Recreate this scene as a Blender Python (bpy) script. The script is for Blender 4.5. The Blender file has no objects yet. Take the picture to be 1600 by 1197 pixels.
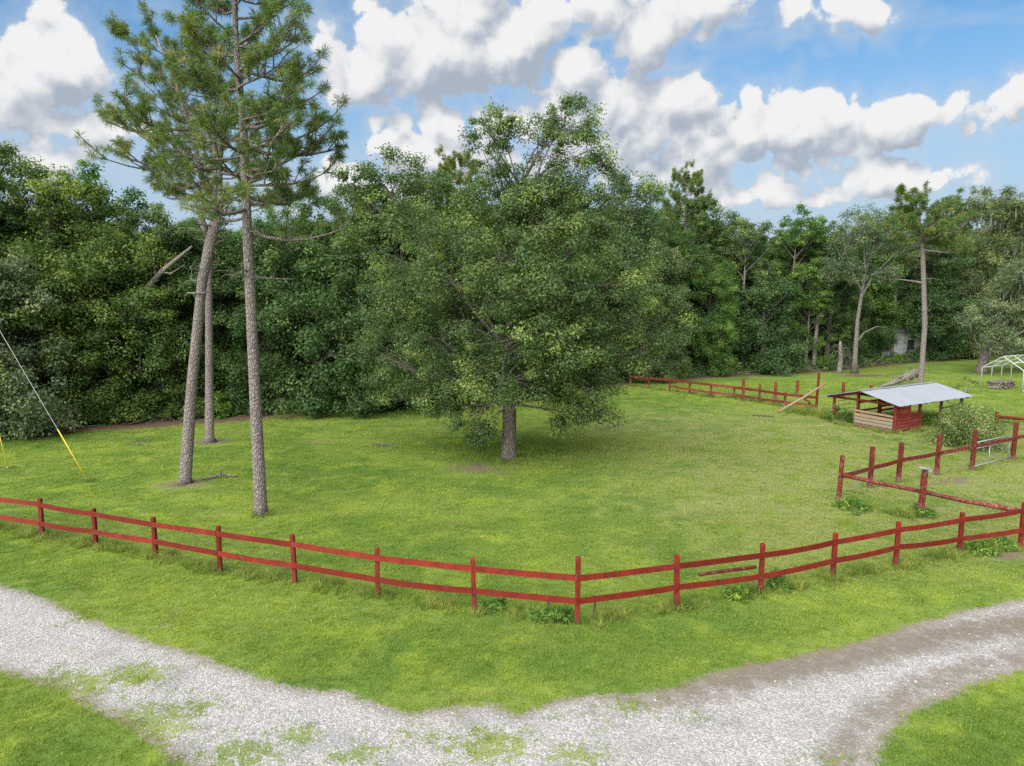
import bpy, math, random
import numpy as np
from mathutils import Vector, Matrix

SC = bpy.context.scene
COL = SC.collection
R = math.radians
# ------------------------------------------------------------------ camera
H, F, PITCH = 7.4, 1111.0, R(7.2)
cam = bpy.data.cameras.new('camera')
cam.sensor_width = 36.0; cam.lens = 36.0 * F / 1600.0; cam.clip_start = 0.1; cam.clip_end = 6000
camo = bpy.data.objects.new('camera', cam); COL.objects.link(camo)
camo.location = (0, 0, H); camo.rotation_euler = (R(90) - PITCH, 0, 0)
SC.camera = camo
SC.view_settings.view_transform = 'Standard'; SC.view_settings.look = 'None'
SC.view_settings.exposure = 1.15; SC.view_settings.gamma = 1.0
SC.render.engine = 'CYCLES'
SC.cycles.max_bounces = 5; SC.cycles.diffuse_bounces = 3; SC.cycles.transmission_bounces = 2
SC.cycles.glossy_bounces = 2; SC.cycles.transparent_max_bounces = 4
SC.cycles.use_denoising = False

def ray(px, py):                       # photograph pixel -> direction in the place
    dx = (px - 800) / F; dy = (598.5 - py) / F
    return Vector((dx, math.cos(PITCH) + dy * math.sin(PITCH), -math.sin(PITCH) + dy * math.cos(PITCH)))
def g(px, py, z=0.0):                  # the point at height z seen there
    d = ray(px, py); t = (z - H) / d.z
    return Vector((d.x * t, d.y * t, z))
def atY(px, py, Y):
    d = ray(px, py); t = Y / d.y
    return Vector((d.x * t, Y, H + d.z * t))

# ------------------------------------------------------------------ node helpers
class NT:
    def __init__(s, tree): s.t = tree; s.n = tree.nodes; s.l = tree.links
    def node(s, typ, **kw):
        nd = s.n.new(typ)
        for k, v in kw.items(): setattr(nd, k, v)
        return nd
    def put(s, sock, v):
        if isinstance(v, bpy.types.NodeSocket): s.l.new(v, sock)
        elif v is not None:
            if hasattr(sock, 'default_value') and hasattr(sock.default_value, '__len__') and not hasattr(v, '__len__'):
                v = (v, v, v)
            if sock.type == 'RGBA' and len(v) == 3: v = (*v, 1)
            sock.default_value = v
    def math(s, op, a, b=None, c=None, clamp=False):
        nd = s.node('ShaderNodeMath', operation=op, use_clamp=clamp)
        for i, v in enumerate((a, b, c)):
            if v is not None: s.put(nd.inputs[i], v)
        return nd.outputs[0]
    def vm(s, op, a, b=None, out=0):
        nd = s.node('ShaderNodeVectorMath', operation=op)
        s.put(nd.inputs[0], a)
        if b is not None: s.put(nd.inputs[3 if op == 'SCALE' else 1], b)
        return nd.outputs[out]
    def noise(s, vec, scale, detail=3, rough=0.55, dist=0.0, col=False):
        nd = s.node('ShaderNodeTexNoise')
        s.put(nd.inputs['Vector'], vec); s.put(nd.inputs['Scale'], float(scale)); nd.inputs['Detail'].default_value = detail
        nd.inputs['Roughness'].default_value = rough; nd.inputs['Distortion'].default_value = dist
        return nd.outputs['Color' if col else 'Fac']
    def mix(s, fac, a, b, mode='MIX'):
        nd = s.node('ShaderNodeMix', data_type='RGBA', blend_type=mode)
        s.put(nd.inputs[0], fac); s.put(nd.inputs[6], a); s.put(nd.inputs[7], b)
        return nd.outputs[2]
    def ss(s, v, lo, hi, a=0.0, b=1.0):
        nd = s.node('ShaderNodeMapRange', interpolation_type='SMOOTHSTEP')
        s.put(nd.inputs[0], v)
        for i, q in zip((1, 2, 3, 4), (lo, hi, a, b)): s.put(nd.inputs[i], float(q))
        return nd.outputs[0]
    def lin(s, v, lo, hi, a=0.0, b=1.0):
        nd = s.node('ShaderNodeMapRange')
        s.put(nd.inputs[0], v)
        for i, q in zip((1, 2, 3, 4), (lo, hi, a, b)): s.put(nd.inputs[i], float(q))
        return nd.outputs[0]

# ------------------------------------------------------------------ sun and sky
SUN_TO = Vector((-0.42, -0.62, 0.68)).normalized()
sun_el = math.asin(SUN_TO.z); sun_az = math.atan2(SUN_TO.x, SUN_TO.y)
sl = bpy.data.lights.new('sun', 'SUN'); sl.energy = 4.0; sl.angle = R(85); sl.color = (1.0, 0.965, 0.91)
so = bpy.data.objects.new('sun', sl); COL.objects.link(so)
so.rotation_euler = (-SUN_TO).to_track_quat('-Z', 'Y').to_euler()

W = bpy.data.worlds.new('World'); SC.world = W; W.use_nodes = True
W.cycles.sampling_method = 'MANUAL'; W.cycles.sample_map_resolution = 512

def pix_azel(px, py):
    d = ray(px, py).normalized(); return math.atan2(d.x, d.y), math.asin(d.z)
# cumulus lobes: centre x, centre y, half width, half height, weight
CLOUDS = [(75, 100, 62, 44, 1), (15, 135, 60, 50, 1), (60, 252, 70, 22, .8), (105, 190, 60, 26, .55),
          (690, 85, 120, 56, 1.1), (590, 108, 90, 34, 1), (735, 28, 60, 46, 1.1), (805, 70, 62, 50, 1),
          (930, 10, 110, 30, .8), (1085, 16, 84, 30, .8), (1005, 70, 44, 56, .65),
          (895, 122, 50, 42, 1.1), (960, 160, 76, 52, 1.1), (1050, 160, 62, 36, 1), (860, 190, 80, 36, .9), (990, 215, 100, 52, .85),
          (690, 190, 56, 22, .8), (640, 238, 60, 30, .95), (740, 240, 90, 34, .75), (560, 290, 70, 26, .6),
          (1185, 198, 62, 40, 1.1), (1260, 200, 80, 36, 1), (1385, 182, 76, 28, .95), (1440, 178, 34, 24, .8), (1110, 225, 50, 36, .6),
          (1205, 298, 34, 30, .85), (1150, 312, 44, 16, .7), (1240, 258, 42, 20, .6), (1378, 284, 36, 22, .8), (1450, 286, 32, 18, .7), (1305, 306, 36, 12, .7),
          (1592, 152, 30, 20, .85), (1345, 26, 50, 24, .6), (1235, 14, 24, 12, .55)]
CK = 1.28
def cloud_field():
    gt = bpy.data.node_groups.new('cloud_field', 'ShaderNodeTree')
    gt.interface.new_socket('Dir', in_out='INPUT', socket_type='NodeSocketVector')
    gt.interface.new_socket('Warp', in_out='INPUT', socket_type='NodeSocketVector')
    gt.interface.new_socket('Field', in_out='OUTPUT', socket_type='NodeSocketFloat')
    T = NT(gt); gi = T.node('NodeGroupInput'); go = T.node('NodeGroupOutput')
    d = gi.outputs[0]
    dw = T.vm('NORMALIZE', T.vm('ADD', d, gi.outputs[1]))
    sp = T.node('ShaderNodeSeparateXYZ'); T.put(sp.inputs[0], dw)
    az = T.math('ARCTAN2', sp.outputs[0], sp.outputs[1]); el = T.math('ARCSINE', sp.outputs[2])
    cb = T.node('ShaderNodeCombineXYZ'); T.put(cb.inputs[0], az); T.put(cb.inputs[1], el)
    acc = None
    for cx, cy, rx, ry, wt in CLOUDS:
        a, e = pix_azel(cx, cy); ra = rx / F * CK; re = ry / F * CK
        nd = T.node('ShaderNodeVectorMath', operation='MULTIPLY_ADD'); T.put(nd.inputs[0], cb.outputs[0])
        nd.inputs[1].default_value = (1 / ra, 1 / re, 0); nd.inputs[2].default_value = (-a / ra, -e / re, 0)
        f = T.math('MULTIPLY_ADD', T.vm('LENGTH', nd.outputs[0], out=1), -wt, wt)
        acc = f if acc is None else T.math('SMOOTH_MAX', acc, f, 0.16)
    bil = T.math('MULTIPLY_ADD', T.math('ABSOLUTE', T.math('MULTIPLY_ADD', T.noise(d, 14, 0, .5), 2.0, -1.0)), 1.05, -0.25)
    bil = T.math('ADD', bil, T.math('MULTIPLY_ADD', T.math('ABSOLUTE', T.math('MULTIPLY_ADD', T.noise(d, 33, 0, .5), 2.0, -1.0)), 0.62, -0.14))
    fine = T.math('MULTIPLY_ADD', T.noise(d, 52, 4, .62), 0.85, -0.425)
    T.put(go.inputs[0], T.math('ADD', acc, T.math('ADD', bil, fine)))
    return gt
def build_world():
    T = NT(W.node_tree); T.n.clear(); ST = 0.068
    out = T.node('ShaderNodeOutputWorld'); bgA = T.node('ShaderNodeBackground'); bgB = T.node('ShaderNodeBackground')
    bgA.inputs['Strength'].default_value = ST; bgB.inputs['Strength'].default_value = ST
    sky = T.node('ShaderNodeTexSky', sky_type='NISHITA'); sky.sun_disc = False
    sky.sun_elevation = sun_el; sky.sun_rotation = sun_az; sky.air_density = 1.0; sky.dust_density = 1.2; sky.ozone_density = 2.0
    tc = T.node('ShaderNodeTexCoord'); d = T.vm('NORMALIZE', tc.outputs['Generated'])
    sp = T.node('ShaderNodeSeparateXYZ'); T.put(sp.inputs[0], d)
    GREY, WHITE = (2.7, 3.1, 3.7), (5.9, 5.9, 5.9)
    # thin high veil, denser towards the horizon
    st = T.vm('MULTIPLY', d, (2.0, 2.0, 9.0))
    veil = T.math('MULTIPLY', T.ss(T.noise(st, 1.8, 3, .6), .40, .74), 0.6)
    veil = T.math('MAXIMUM', veil, T.ss(sp.outputs[2], 0.40, 0.02, 0.0, 0.95))
    base = T.mix(1.0, sky.outputs[0], (0.46, 0.90, 1.10), 'MULTIPLY')
    clear = T.mix(veil, base, (3.4, 4.1, 4.9))
    # cumulus all round the sky
    n0 = T.noise(d, 3.0, 3, .55); n1 = T.noise(T.vm('ADD', d, (-0.05, 0.0, 0.08)), 3.0, 3, .55)
    cA = T.mix(T.ss(n0, .40, .50), clear, T.mix(T.ss(T.math('SUBTRACT', n0, n1), -.10, .09), GREY, WHITE))
    T.put(bgA.inputs['Color'], cA)
    # the cumulus banks over the wood
    gt = cloud_field()
    w1 = T.vm('SUBTRACT', T.noise(d, 8, 1, .5, col=True), (0.5, 0.5, 0.5))
    w2 = T.vm('SUBTRACT', T.noise(d, 26, 2, .6, col=True), (0.5, 0.5, 0.5))
    wp = T.vm('ADD', T.vm('SCALE', w1, 0.030), T.vm('SCALE', w2, 0.030))
    def fld(v):
        nd = T.node('ShaderNodeGroup'); nd.node_tree = gt; T.put(nd.inputs[0], v); T.put(nd.inputs[1], wp); return nd.outputs[0]
    f0 = fld(d); f1 = fld(T.vm('ADD', d, (-0.012, 0.0, 0.030)))
    dens = T.ss(f0, 0.0, 0.22)
    halo = T.math('MULTIPLY', T.ss(f0, -0.65, 0.25), 0.42)
    lit = T.ss(T.math('SUBTRACT', f0, f1), -0.66, 0.62)
    T.put(bgB.inputs['Color'], T.mix(dens, T.mix(halo, clear, (3.9, 4.35, 4.9)), T.mix(lit, GREY, WHITE)))
    az = T.math('ABSOLUTE', T.math('ARCTAN2', sp.outputs[0], sp.outputs[1]))
    k = T.math('MULTIPLY', T.ss(az, .80, .70), T.ss(sp.outputs[2], .50, .40))
    k = T.math('MULTIPLY', k, T.math('GREATER_THAN', sp.outputs[2], -.02))
    ms = T.node('ShaderNodeMixShader'); T.put(ms.inputs[0], k); T.l.new(bgA.outputs[0], ms.inputs[1]); T.l.new(bgB.outputs[0], ms.inputs[2])
    T.l.new(ms.outputs[0], out.inputs[0])
build_world()

# ------------------------------------------------------------------ materials
def new_mat(name):
    m = bpy.data.materials.new(name); m.use_nodes = True
    T = NT(m.node_tree); b = T.n['Principled BSDF']; b.inputs['Specular IOR Level'].default_value = 0.25
    return m, T, b
def bump(T, b, h, strength=.5, dist=.02):
    nd = T.node('ShaderNodeBump'); nd.inputs['Strength'].default_value = strength; nd.inputs['Distance'].default_value = dist
    T.put(nd.inputs['Height'], h); T.l.new(nd.outputs[0], b.inputs['Normal'])
def pos(T): return T.node('ShaderNodeNewGeometry').outputs['Position']
def obj_co(T): return T.node('ShaderNodeTexCoord').outputs['Object']
def attr(T, n, out='Fac'):
    nd = T.node('ShaderNodeAttribute'); nd.attribute_name = n; return nd.outputs[out]

def lawn_group():
    gt = bpy.data.node_groups.new('lawn_colour', 'ShaderNodeTree')
    gt.interface.new_socket('Color', in_out='OUTPUT', socket_type='NodeSocketColor')
    gt.interface.new_socket('Height', in_out='OUTPUT', socket_type='NodeSocketFloat')
    T = NT(gt); go = T.node('NodeGroupOutput'); p = pos(T)
    pw = T.vm('ADD', p, T.vm('SCALE', T.vm('SUBTRACT', T.noise(p, .35, 2, .5, col=True), (.5, .5, .5)), 2.2))
    big = T.noise(pw, .16, 4, .6); mid = T.noise(pw, .75, 4, .65)
    st = T.noise(T.vm('MULTIPLY', pw, (.35, 1.6, 1)), .9, 4, .65)
    fine = T.noise(p, 9, 4, .7); fin2 = T.noise(p, 34, 3, .7)
    c = T.mix(T.ss(big, .34, .64), (.112, .182, .040), (.205, .252, .058))
    c = T.mix(T.ss(mid, .46, .70), c, (.240, .288, .056))
    c = T.mix(T.math('MULTIPLY', T.ss(st, .50, .74), .5), c, (.090, .142, .040))
    # drier, closer mown ground towards the pens
    sp = T.node('ShaderNodeSeparateXYZ'); T.put(sp.inputs[0], pw)
    dry = T.math('MULTIPLY', T.ss(sp.outputs[0], 0.5, 9.0), T.ss(sp.outputs[1], 16.0, 21.0))
    dry = T.math('MULTIPLY', dry, T.ss(sp.outputs[1], 50.0, 38.0))
    dry = T.math('MULTIPLY', dry, T.ss(mid, .28, .62))
    c = T.mix(T.math('MULTIPLY', dry, .9), c, (.245, .245, .115))
    tan = T.math('MULTIPLY', T.ss(T.noise(pw, .55, 5, .7), .58, .74), .55)
    c = T.mix(tan, c, (.215, .190, .110))
    c = T.mix(T.math('MULTIPLY', T.ss(fine, .50, .76), .42), c, (.062, .092, .026))
    c = T.mix(T.math('MULTIPLY', T.ss(fin2, .54, .72), .40), c, (.30, .31, .12))
    c = T.mix(1.0, c, (.93, 1.02, .86), 'MULTIPLY')
    T.put(go.inputs[0], c); T.put(go.inputs[1], T.math('ADD', T.math('MULTIPLY', fine, .6), T.math('MULTIPLY', fin2, .4)))
    return gt
LAWN = lawn_group()
def lawn(T):
    nd = T.node('ShaderNodeGroup'); nd.node_tree = LAWN; return nd.outputs[0], nd.outputs[1]

def mat_ground():
    m, T, b = new_mat('lawn'); c, h = lawn(T)
    T.put(b.inputs['Base Color'], T.mix(1.0, c, (.82, .82, .85), 'MULTIPLY')); b.inputs['Roughness'].default_value = .95; b.inputs['Specular IOR Level'].default_value = .05
    bump(T, b, h, .9, .06); return m
def mat_blade(name, gain=(1, 1, 1), own=None):
    m, T, b = new_mat(name)
    if own is None: c, _ = lawn(T)
    else:
        p = pos(T); c = T.mix(T.ss(T.noise(p, 1.7, 3, .6), .35, .68), own[0], own[1])
    inf = T.node('ShaderNodeObjectInfo').outputs['Random']
    c = T.mix(1.0, c, gain, 'MULTIPLY')
    c = T.mix(T.math('MULTIPLY', inf, .6), c, T.mix(1.0, c, (1.55, 1.25, .95), 'MULTIPLY'))
    T.put(b.inputs['Base Color'], c); b.inputs['Roughness'].default_value = .6
    tr = T.node('ShaderNodeBsdfTranslucent'); T.put(tr.inputs[0], T.mix(1.0, c, (1.1, 1.2, .7), 'MULTIPLY'))
    ms = T.node('ShaderNodeMixShader'); ms.inputs[0].default_value = .35
    T.l.new(b.outputs[0], ms.inputs[1]); T.l.new(tr.outputs[0], ms.inputs[2])
    T.l.new(ms.outputs[0], T.n['Material Output'].inputs[0]); return m
def mat_soil(name, ca, cb, sharp=.35):
    m, T, b = new_mat(name); p = pos(T); c, h = lawn(T)
    a = attr(T, 'm')
    n = T.math('ADD', T.noise(p, 2.2, 4, .7), T.math('MULTIPLY', T.noise(p, 14, 3, .7), .6))
    k = T.ss(T.math('ADD', a, T.math('MULTIPLY_ADD', n, 1.3, -1.05)), .5 - sharp / 2, .5 + sharp / 2)
    s = T.mix(T.noise(p, 6, 5, .7), ca, cb)
    s = T.mix(T.math('MULTIPLY', T.ss(T.noise(p, 42, 3, .7), .5, .68), .6), s, tuple(x * .4 for x in ca))
    T.put(b.inputs['Base Color'], T.mix(k, T.mix(1.0, c, (.82, .82, .85), 'MULTIPLY'), s)); b.inputs['Roughness'].default_value = .95; b.inputs['Specular IOR Level'].default_value = .05
    bump(T, b, T.math('ADD', h, T.noise(p, 30, 4, .7)), .8, .04); return m
def mat_drive():
    m, T, b = new_mat('gravel'); p = pos(T); c, h = lawn(T)
    vo = T.node('ShaderNodeTexVoronoi'); T.put(vo.inputs['Vector'], p); vo.inputs['Scale'].default_value = 26
    sepc = T.node('ShaderNodeSeparateColor'); T.put(sepc.inputs[0], vo.outputs['Color'])
    gv = T.mix(sepc.outputs[0], (.27, .262, .255), (.47, .458, .446))
    gv = T.mix(T.math('MULTIPLY', T.ss(vo.outputs['Distance'], .35, .62), .5), gv, (.15, .145, .142))
    vo.inputs['Scale'].default_value = 26
    gv = T.mix(T.math('MULTIPLY', T.ss(T.noise(p, .8, 4, .65), .48, .68), .75), gv, (.215, .21, .212))
    d = attr(T, 'd'); n1 = T.noise(p, 2.6, 5, .7); n2 = T.noise(p, 12, 4, .75)
    nn = T.math('ADD', T.math('MULTIPLY', n1, .65), T.math('MULTIPLY', n2, .35))
    kd = T.ss(T.math('ADD', d, T.math('MULTIPLY_ADD', nn, 1.6, -.80)), .22, .78)
    dirt = T.mix(T.noise(p, 5, 5, .75), (.098, .080, .062), (.195, .163, .130))
    dirt = T.mix(T.math('MULTIPLY', T.ss(T.noise(p, 50, 3, .7), .55, .7), .8), dirt, (.34, .32, .30))
    s = T.mix(kd, gv, dirt)
    s = T.mix(T.math('MULTIPLY', T.ss(nn, .52, .68), .5), s, (.27, .22, .165))
    gr = attr(T, 'gr')
    kg = T.ss(T.math('ADD', gr, T.math('MULTIPLY_ADD', T.noise(p, 4.2, 5, .75), 2.2, -1.1)), .42, .60)
    s = T.mix(T.math('MULTIPLY', kg, .85), s, T.mix(.4, c, (.15, .14, .06)))
    a = attr(T, 'm')
    k = T.ss(T.math('ADD', a, T.math('MULTIPLY_ADD', T.math('ADD', T.math('MULTIPLY', n1, .55), T.math('MULTIPLY', n2, .45)), 1.1, -.55)), .44, .56)
    edge = T.math('MULTIPLY', T.ss(T.math('ADD', a, T.math('MULTIPLY_ADD', n2, .7, -.35)), .85, .55), .6)
    s = T.mix(edge, s, (.17, .135, .095))
    s = T.mix(k, T.mix(1.0, c, (.82, .82, .85), 'MULTIPLY'), s)
    T.put(b.inputs['Base Color'], s); b.inputs['Roughness'].default_value = .95; b.inputs['Specular IOR Level'].default_value = .1
    bump(T, b, T.math('SUBTRACT', T.math('MULTIPLY', T.noise(p, 20, 3, .7), .8), vo.outputs['Distance']), .6, .02); return m
def mat_bark(name, ca, cb, cc, zs=.35, sc=9):
    m, T, b = new_mat(name); p = T.vm('MULTIPLY', obj_co(T), (1, 1, zs))
    vo = T.node('ShaderNodeTexVoronoi', feature='DISTANCE_TO_EDGE'); T.put(vo.inputs['Vector'], T.vm('ADD', p, T.vm('SCALE', T.noise(p, 6, 2, col=True), .08))); vo.inputs['Scale'].default_value = sc
    c = T.mix(T.noise(p, 3, 4, .7), ca, cb)
    c = T.mix(T.ss(T.noise(p, 14, 3, .7), .55, .72), c, cc)
    c = T.mix(T.ss(vo.outputs['Distance'], .10, .0), c, tuple(x * .5 for x in ca))
    T.put(b.inputs['Base Color'], c); b.inputs['Roughness'].default_value = .9
    bump(T, b, T.math('ADD', T.ss(vo.outputs['Distance'], 0, .25), T.math('MULTIPLY', T.noise(p, 25, 3, .7), .4)), .9, .04); return m
def mat_leaf(name, dark, light, fresh, trans=.38, rough=.5, fr=.72):
    m, T, b = new_mat(name)
    a = T.node('ShaderNodeAttribute'); a.attribute_name = 'tint'
    sp = T.node('ShaderNodeSeparateXYZ'); T.put(sp.inputs[0], a.outputs['Vector'])
    rnd = T.node('ShaderNodeObjectInfo').outputs['Random']
    c = T.mix(sp.outputs[0], dark, light)
    c = T.mix(T.ss(T.math('ADD', sp.outputs[1], T.math('MULTIPLY', sp.outputs[0], .25)), fr, fr + .3), c, fresh)
    c = T.mix(1.0, c, T.mix(rnd, (1.34, 1.42, 1.32), (1.78, 1.68, 1.32)), 'MULTIPLY')
    T.put(b.inputs['Base Color'], c); b.inputs['Roughness'].default_value = rough; b.inputs['Specular IOR Level'].default_value = .35
    tr = T.node('ShaderNodeBsdfTranslucent'); T.put(tr.inputs[0], T.mix(1.0, c, (1.1, 1.25, .6), 'MULTIPLY'))
    ms = T.node('ShaderNodeMixShader'); ms.inputs[0].default_value = trans
    T.l.new(b.outputs[0], ms.inputs[1]); T.l.new(tr.outputs[0], ms.inputs[2])
    T.l.new(ms.outputs[0], T.n['Material Output'].inputs[0]); return m
def mat_paint(name, col, worn, amount=.5, low=True):
    m, T, b = new_mat(name); p = obj_co(T); w = pos(T)
    rnd = T.node('ShaderNodeObjectInfo').outputs['Random']
    c = T.mix(rnd, tuple(x * .68 for x in col), tuple(min(1, x * 1.22) for x in col))
    c = T.mix(T.math('MULTIPLY', T.ss(T.noise(w, 3, 5, .75), .35, .65), .75), c, tuple(x * .5 for x in col))
    n = T.math('ADD', T.noise(T.vm('MULTIPLY', w, (1, 1, .5)), 13, 4, .75), T.math('MULTIPLY', rnd, .08))
    sz = T.node('ShaderNodeSeparateXYZ'); T.put(sz.inputs[0], w)
    if low: n = T.math('ADD', n, T.ss(sz.outputs[2], .55, 0.0, 0.0, .13))
    k = T.ss(n, .72 - .22 * amount, .80 - .2 * amount)
    c = T.mix(T.math('MULTIPLY', k, .85), c, worn)
    T.put(b.inputs['Base Color'], c); b.inputs['Roughness'].default_value = .75
    bump(T, b, T.noise(T.vm('MULTIPLY', w, (1, 1, .4)), 40, 3, .7), .35, .01); return m
def mat_plain(name, ca, cb, rough=.7, metal=0.0, sc=4, bs=.3):
    m, T, b = new_mat(name); w = pos(T)
    c = T.mix(T.noise(w, sc, 4, .7), ca, cb)
    T.put(b.inputs['Base Color'], c); b.inputs['Roughness'].default_value = rough; b.inputs['Metallic'].default_value = metal
    bump(T, b, T.noise(w, sc * 6, 3, .7), bs, .01); return m

M = {}
M['ground'] = mat_ground()
M['drive'] = mat_drive()
M['soil'] = mat_soil('bare_soil', (.115, .088, .062), (.235, .185, .135))
M['litter'] = mat_soil('leaf_litter', (.085, .055, .040), (.185, .125, .088), .3)
M['stone'] = mat_plain('limestone', (.33, .322, .314), (.46, .45, .44), .9, 0, 30)
M['blade'] = mat_blade('grass_blades', (1.12, 1.18, .95))
M['tall'] = mat_blade('tall_grass', own=((.115, .190, .036), (.240, .295, .070)))
M['weed'] = mat_blade('weed_leaves', own=((.030, .085, .012), (.070, .150, .022)))
M['bark_pine'] = mat_bark('pine_bark', (.185, .155, .145), (.275, .236, .224), (.33, .295, .285), .4, 15)
M['bark_oak'] = mat_bark('oak_bark', (.115, .098, .082), (.205, .180, .155), (.27, .25, .225), .3, 12)
M['bark_pale'] = mat_bark('pale_bark', (.15, .136, .12), (.24, .222, .20), (.30, .28, .255), .3, 9)
M['bark_dark'] = mat_bark('dark_bark', (.060, .050, .042), (.115, .098, .082), (.16, .15, .13), .3, 9)
M['dead'] = mat_bark('dead_wood', (.16, .140, .118), (.30, .27, .235), (.40, .38, .34), .3, 9)
M['oak'] = mat_leaf('oak_leaves', (.028, .056, .021), (.074, .120, .050), (.135, .185, .060), fr=.74)
M['oak2'] = mat_leaf('laurel_leaves', (.026, .056, .018), (.066, .114, .042), (.110, .160, .050), fr=.80)
M['green'] = mat_leaf('bright_leaves', (.028, .070, .015), (.072, .140, .034), (.125, .190, .042), fr=.72)
M['yellow'] = mat_leaf('yellow_green_leaves', (.036, .070, .016), (.088, .136, .036), (.145, .185, .046), fr=.68)
M['dark'] = mat_leaf('dark_leaves', (.022, .054, .020), (.056, .104, .042), (.090, .140, .050), fr=.84)
M['grey'] = mat_leaf('grey_leaves', (.046, .072, .044), (.102, .138, .088), (.150, .178, .100), fr=.80)
M['olive'] = mat_leaf('olive_leaves', (.038, .060, .026), (.086, .116, .052), (.150, .172, .070), fr=.70)
M['bush'] = mat_leaf('bush_leaves', (.050, .080, .022), (.125, .158, .050), (.205, .225, .090), fr=.62)
M['needle'] = mat_leaf('pine_needles', (.042, .080, .018), (.108, .155, .036), (.190, .170, .060), .30, .45, .84)
M['moss'] = mat_plain('hanging_moss', (.075, .085, .058), (.15, .16, .115), .95)
M['red'] = mat_paint('red_fence_paint', (.190, .016, .0078), (.088, .042, .032), .55)
M['red_old'] = mat_paint('old_red_paint', (.155, .020, .012), (.15, .11, .09), .74)
M['red_far'] = mat_paint('faded_red_paint', (.175, .030, .014), (.16, .10, .07), .58)
M['red_wall'] = mat_paint('red_board_paint', (.195, .022, .016), (.20, .085, .07), .5)
M['wood'] = mat_plain('bare_boards', (.165, .135, .10), (.28, .235, .175), .85, 0, 7)
M['wood_dark'] = mat_plain('dark_boards', (.045, .033, .026), (.10, .075, .058), .85, 0, 7)
M['pole'] = mat_plain('peeled_pole', (.21, .125, .08), (.33, .225, .155), .8, 0, 6)
M['metal'] = mat_plain('roof_tin', (.31, .335, .37), (.42, .445, .485), .42, .5, .7, .02)
M['galv'] = mat_plain('galvanized', (.32, .35, .36), (.45, .47, .48), .5, .5, 4)
M['white'] = mat_plain('white_pipe', (.30, .32, .31), (.40, .42, .40), .5, 0, 4)
M['wire'] = mat_plain('wire', (.30, .30, .29), (.42, .42, .41), .5, .6, 4)
M['yguard'] = mat_plain('yellow_plastic', (.55, .40, .03), (.65, .48, .05), .45, 0, 4, .05)
M['house'] = mat_plain('pale_siding', (.26, .27, .27), (.34, .35, .35), .8, 0, 3)
M['shingle'] = mat_plain('grey_shingle', (.10, .10, .10), (.17, .165, .16), .9, 0, 9)
M['glass'] = mat_plain('dark_pane', (.02, .025, .03), (.035, .04, .045), .15, 0, 3, .02)
M['tarp'] = mat_plain('blue_plastic', (.015, .045, .07), (.03, .07, .10), .5, 0, 5)

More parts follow.
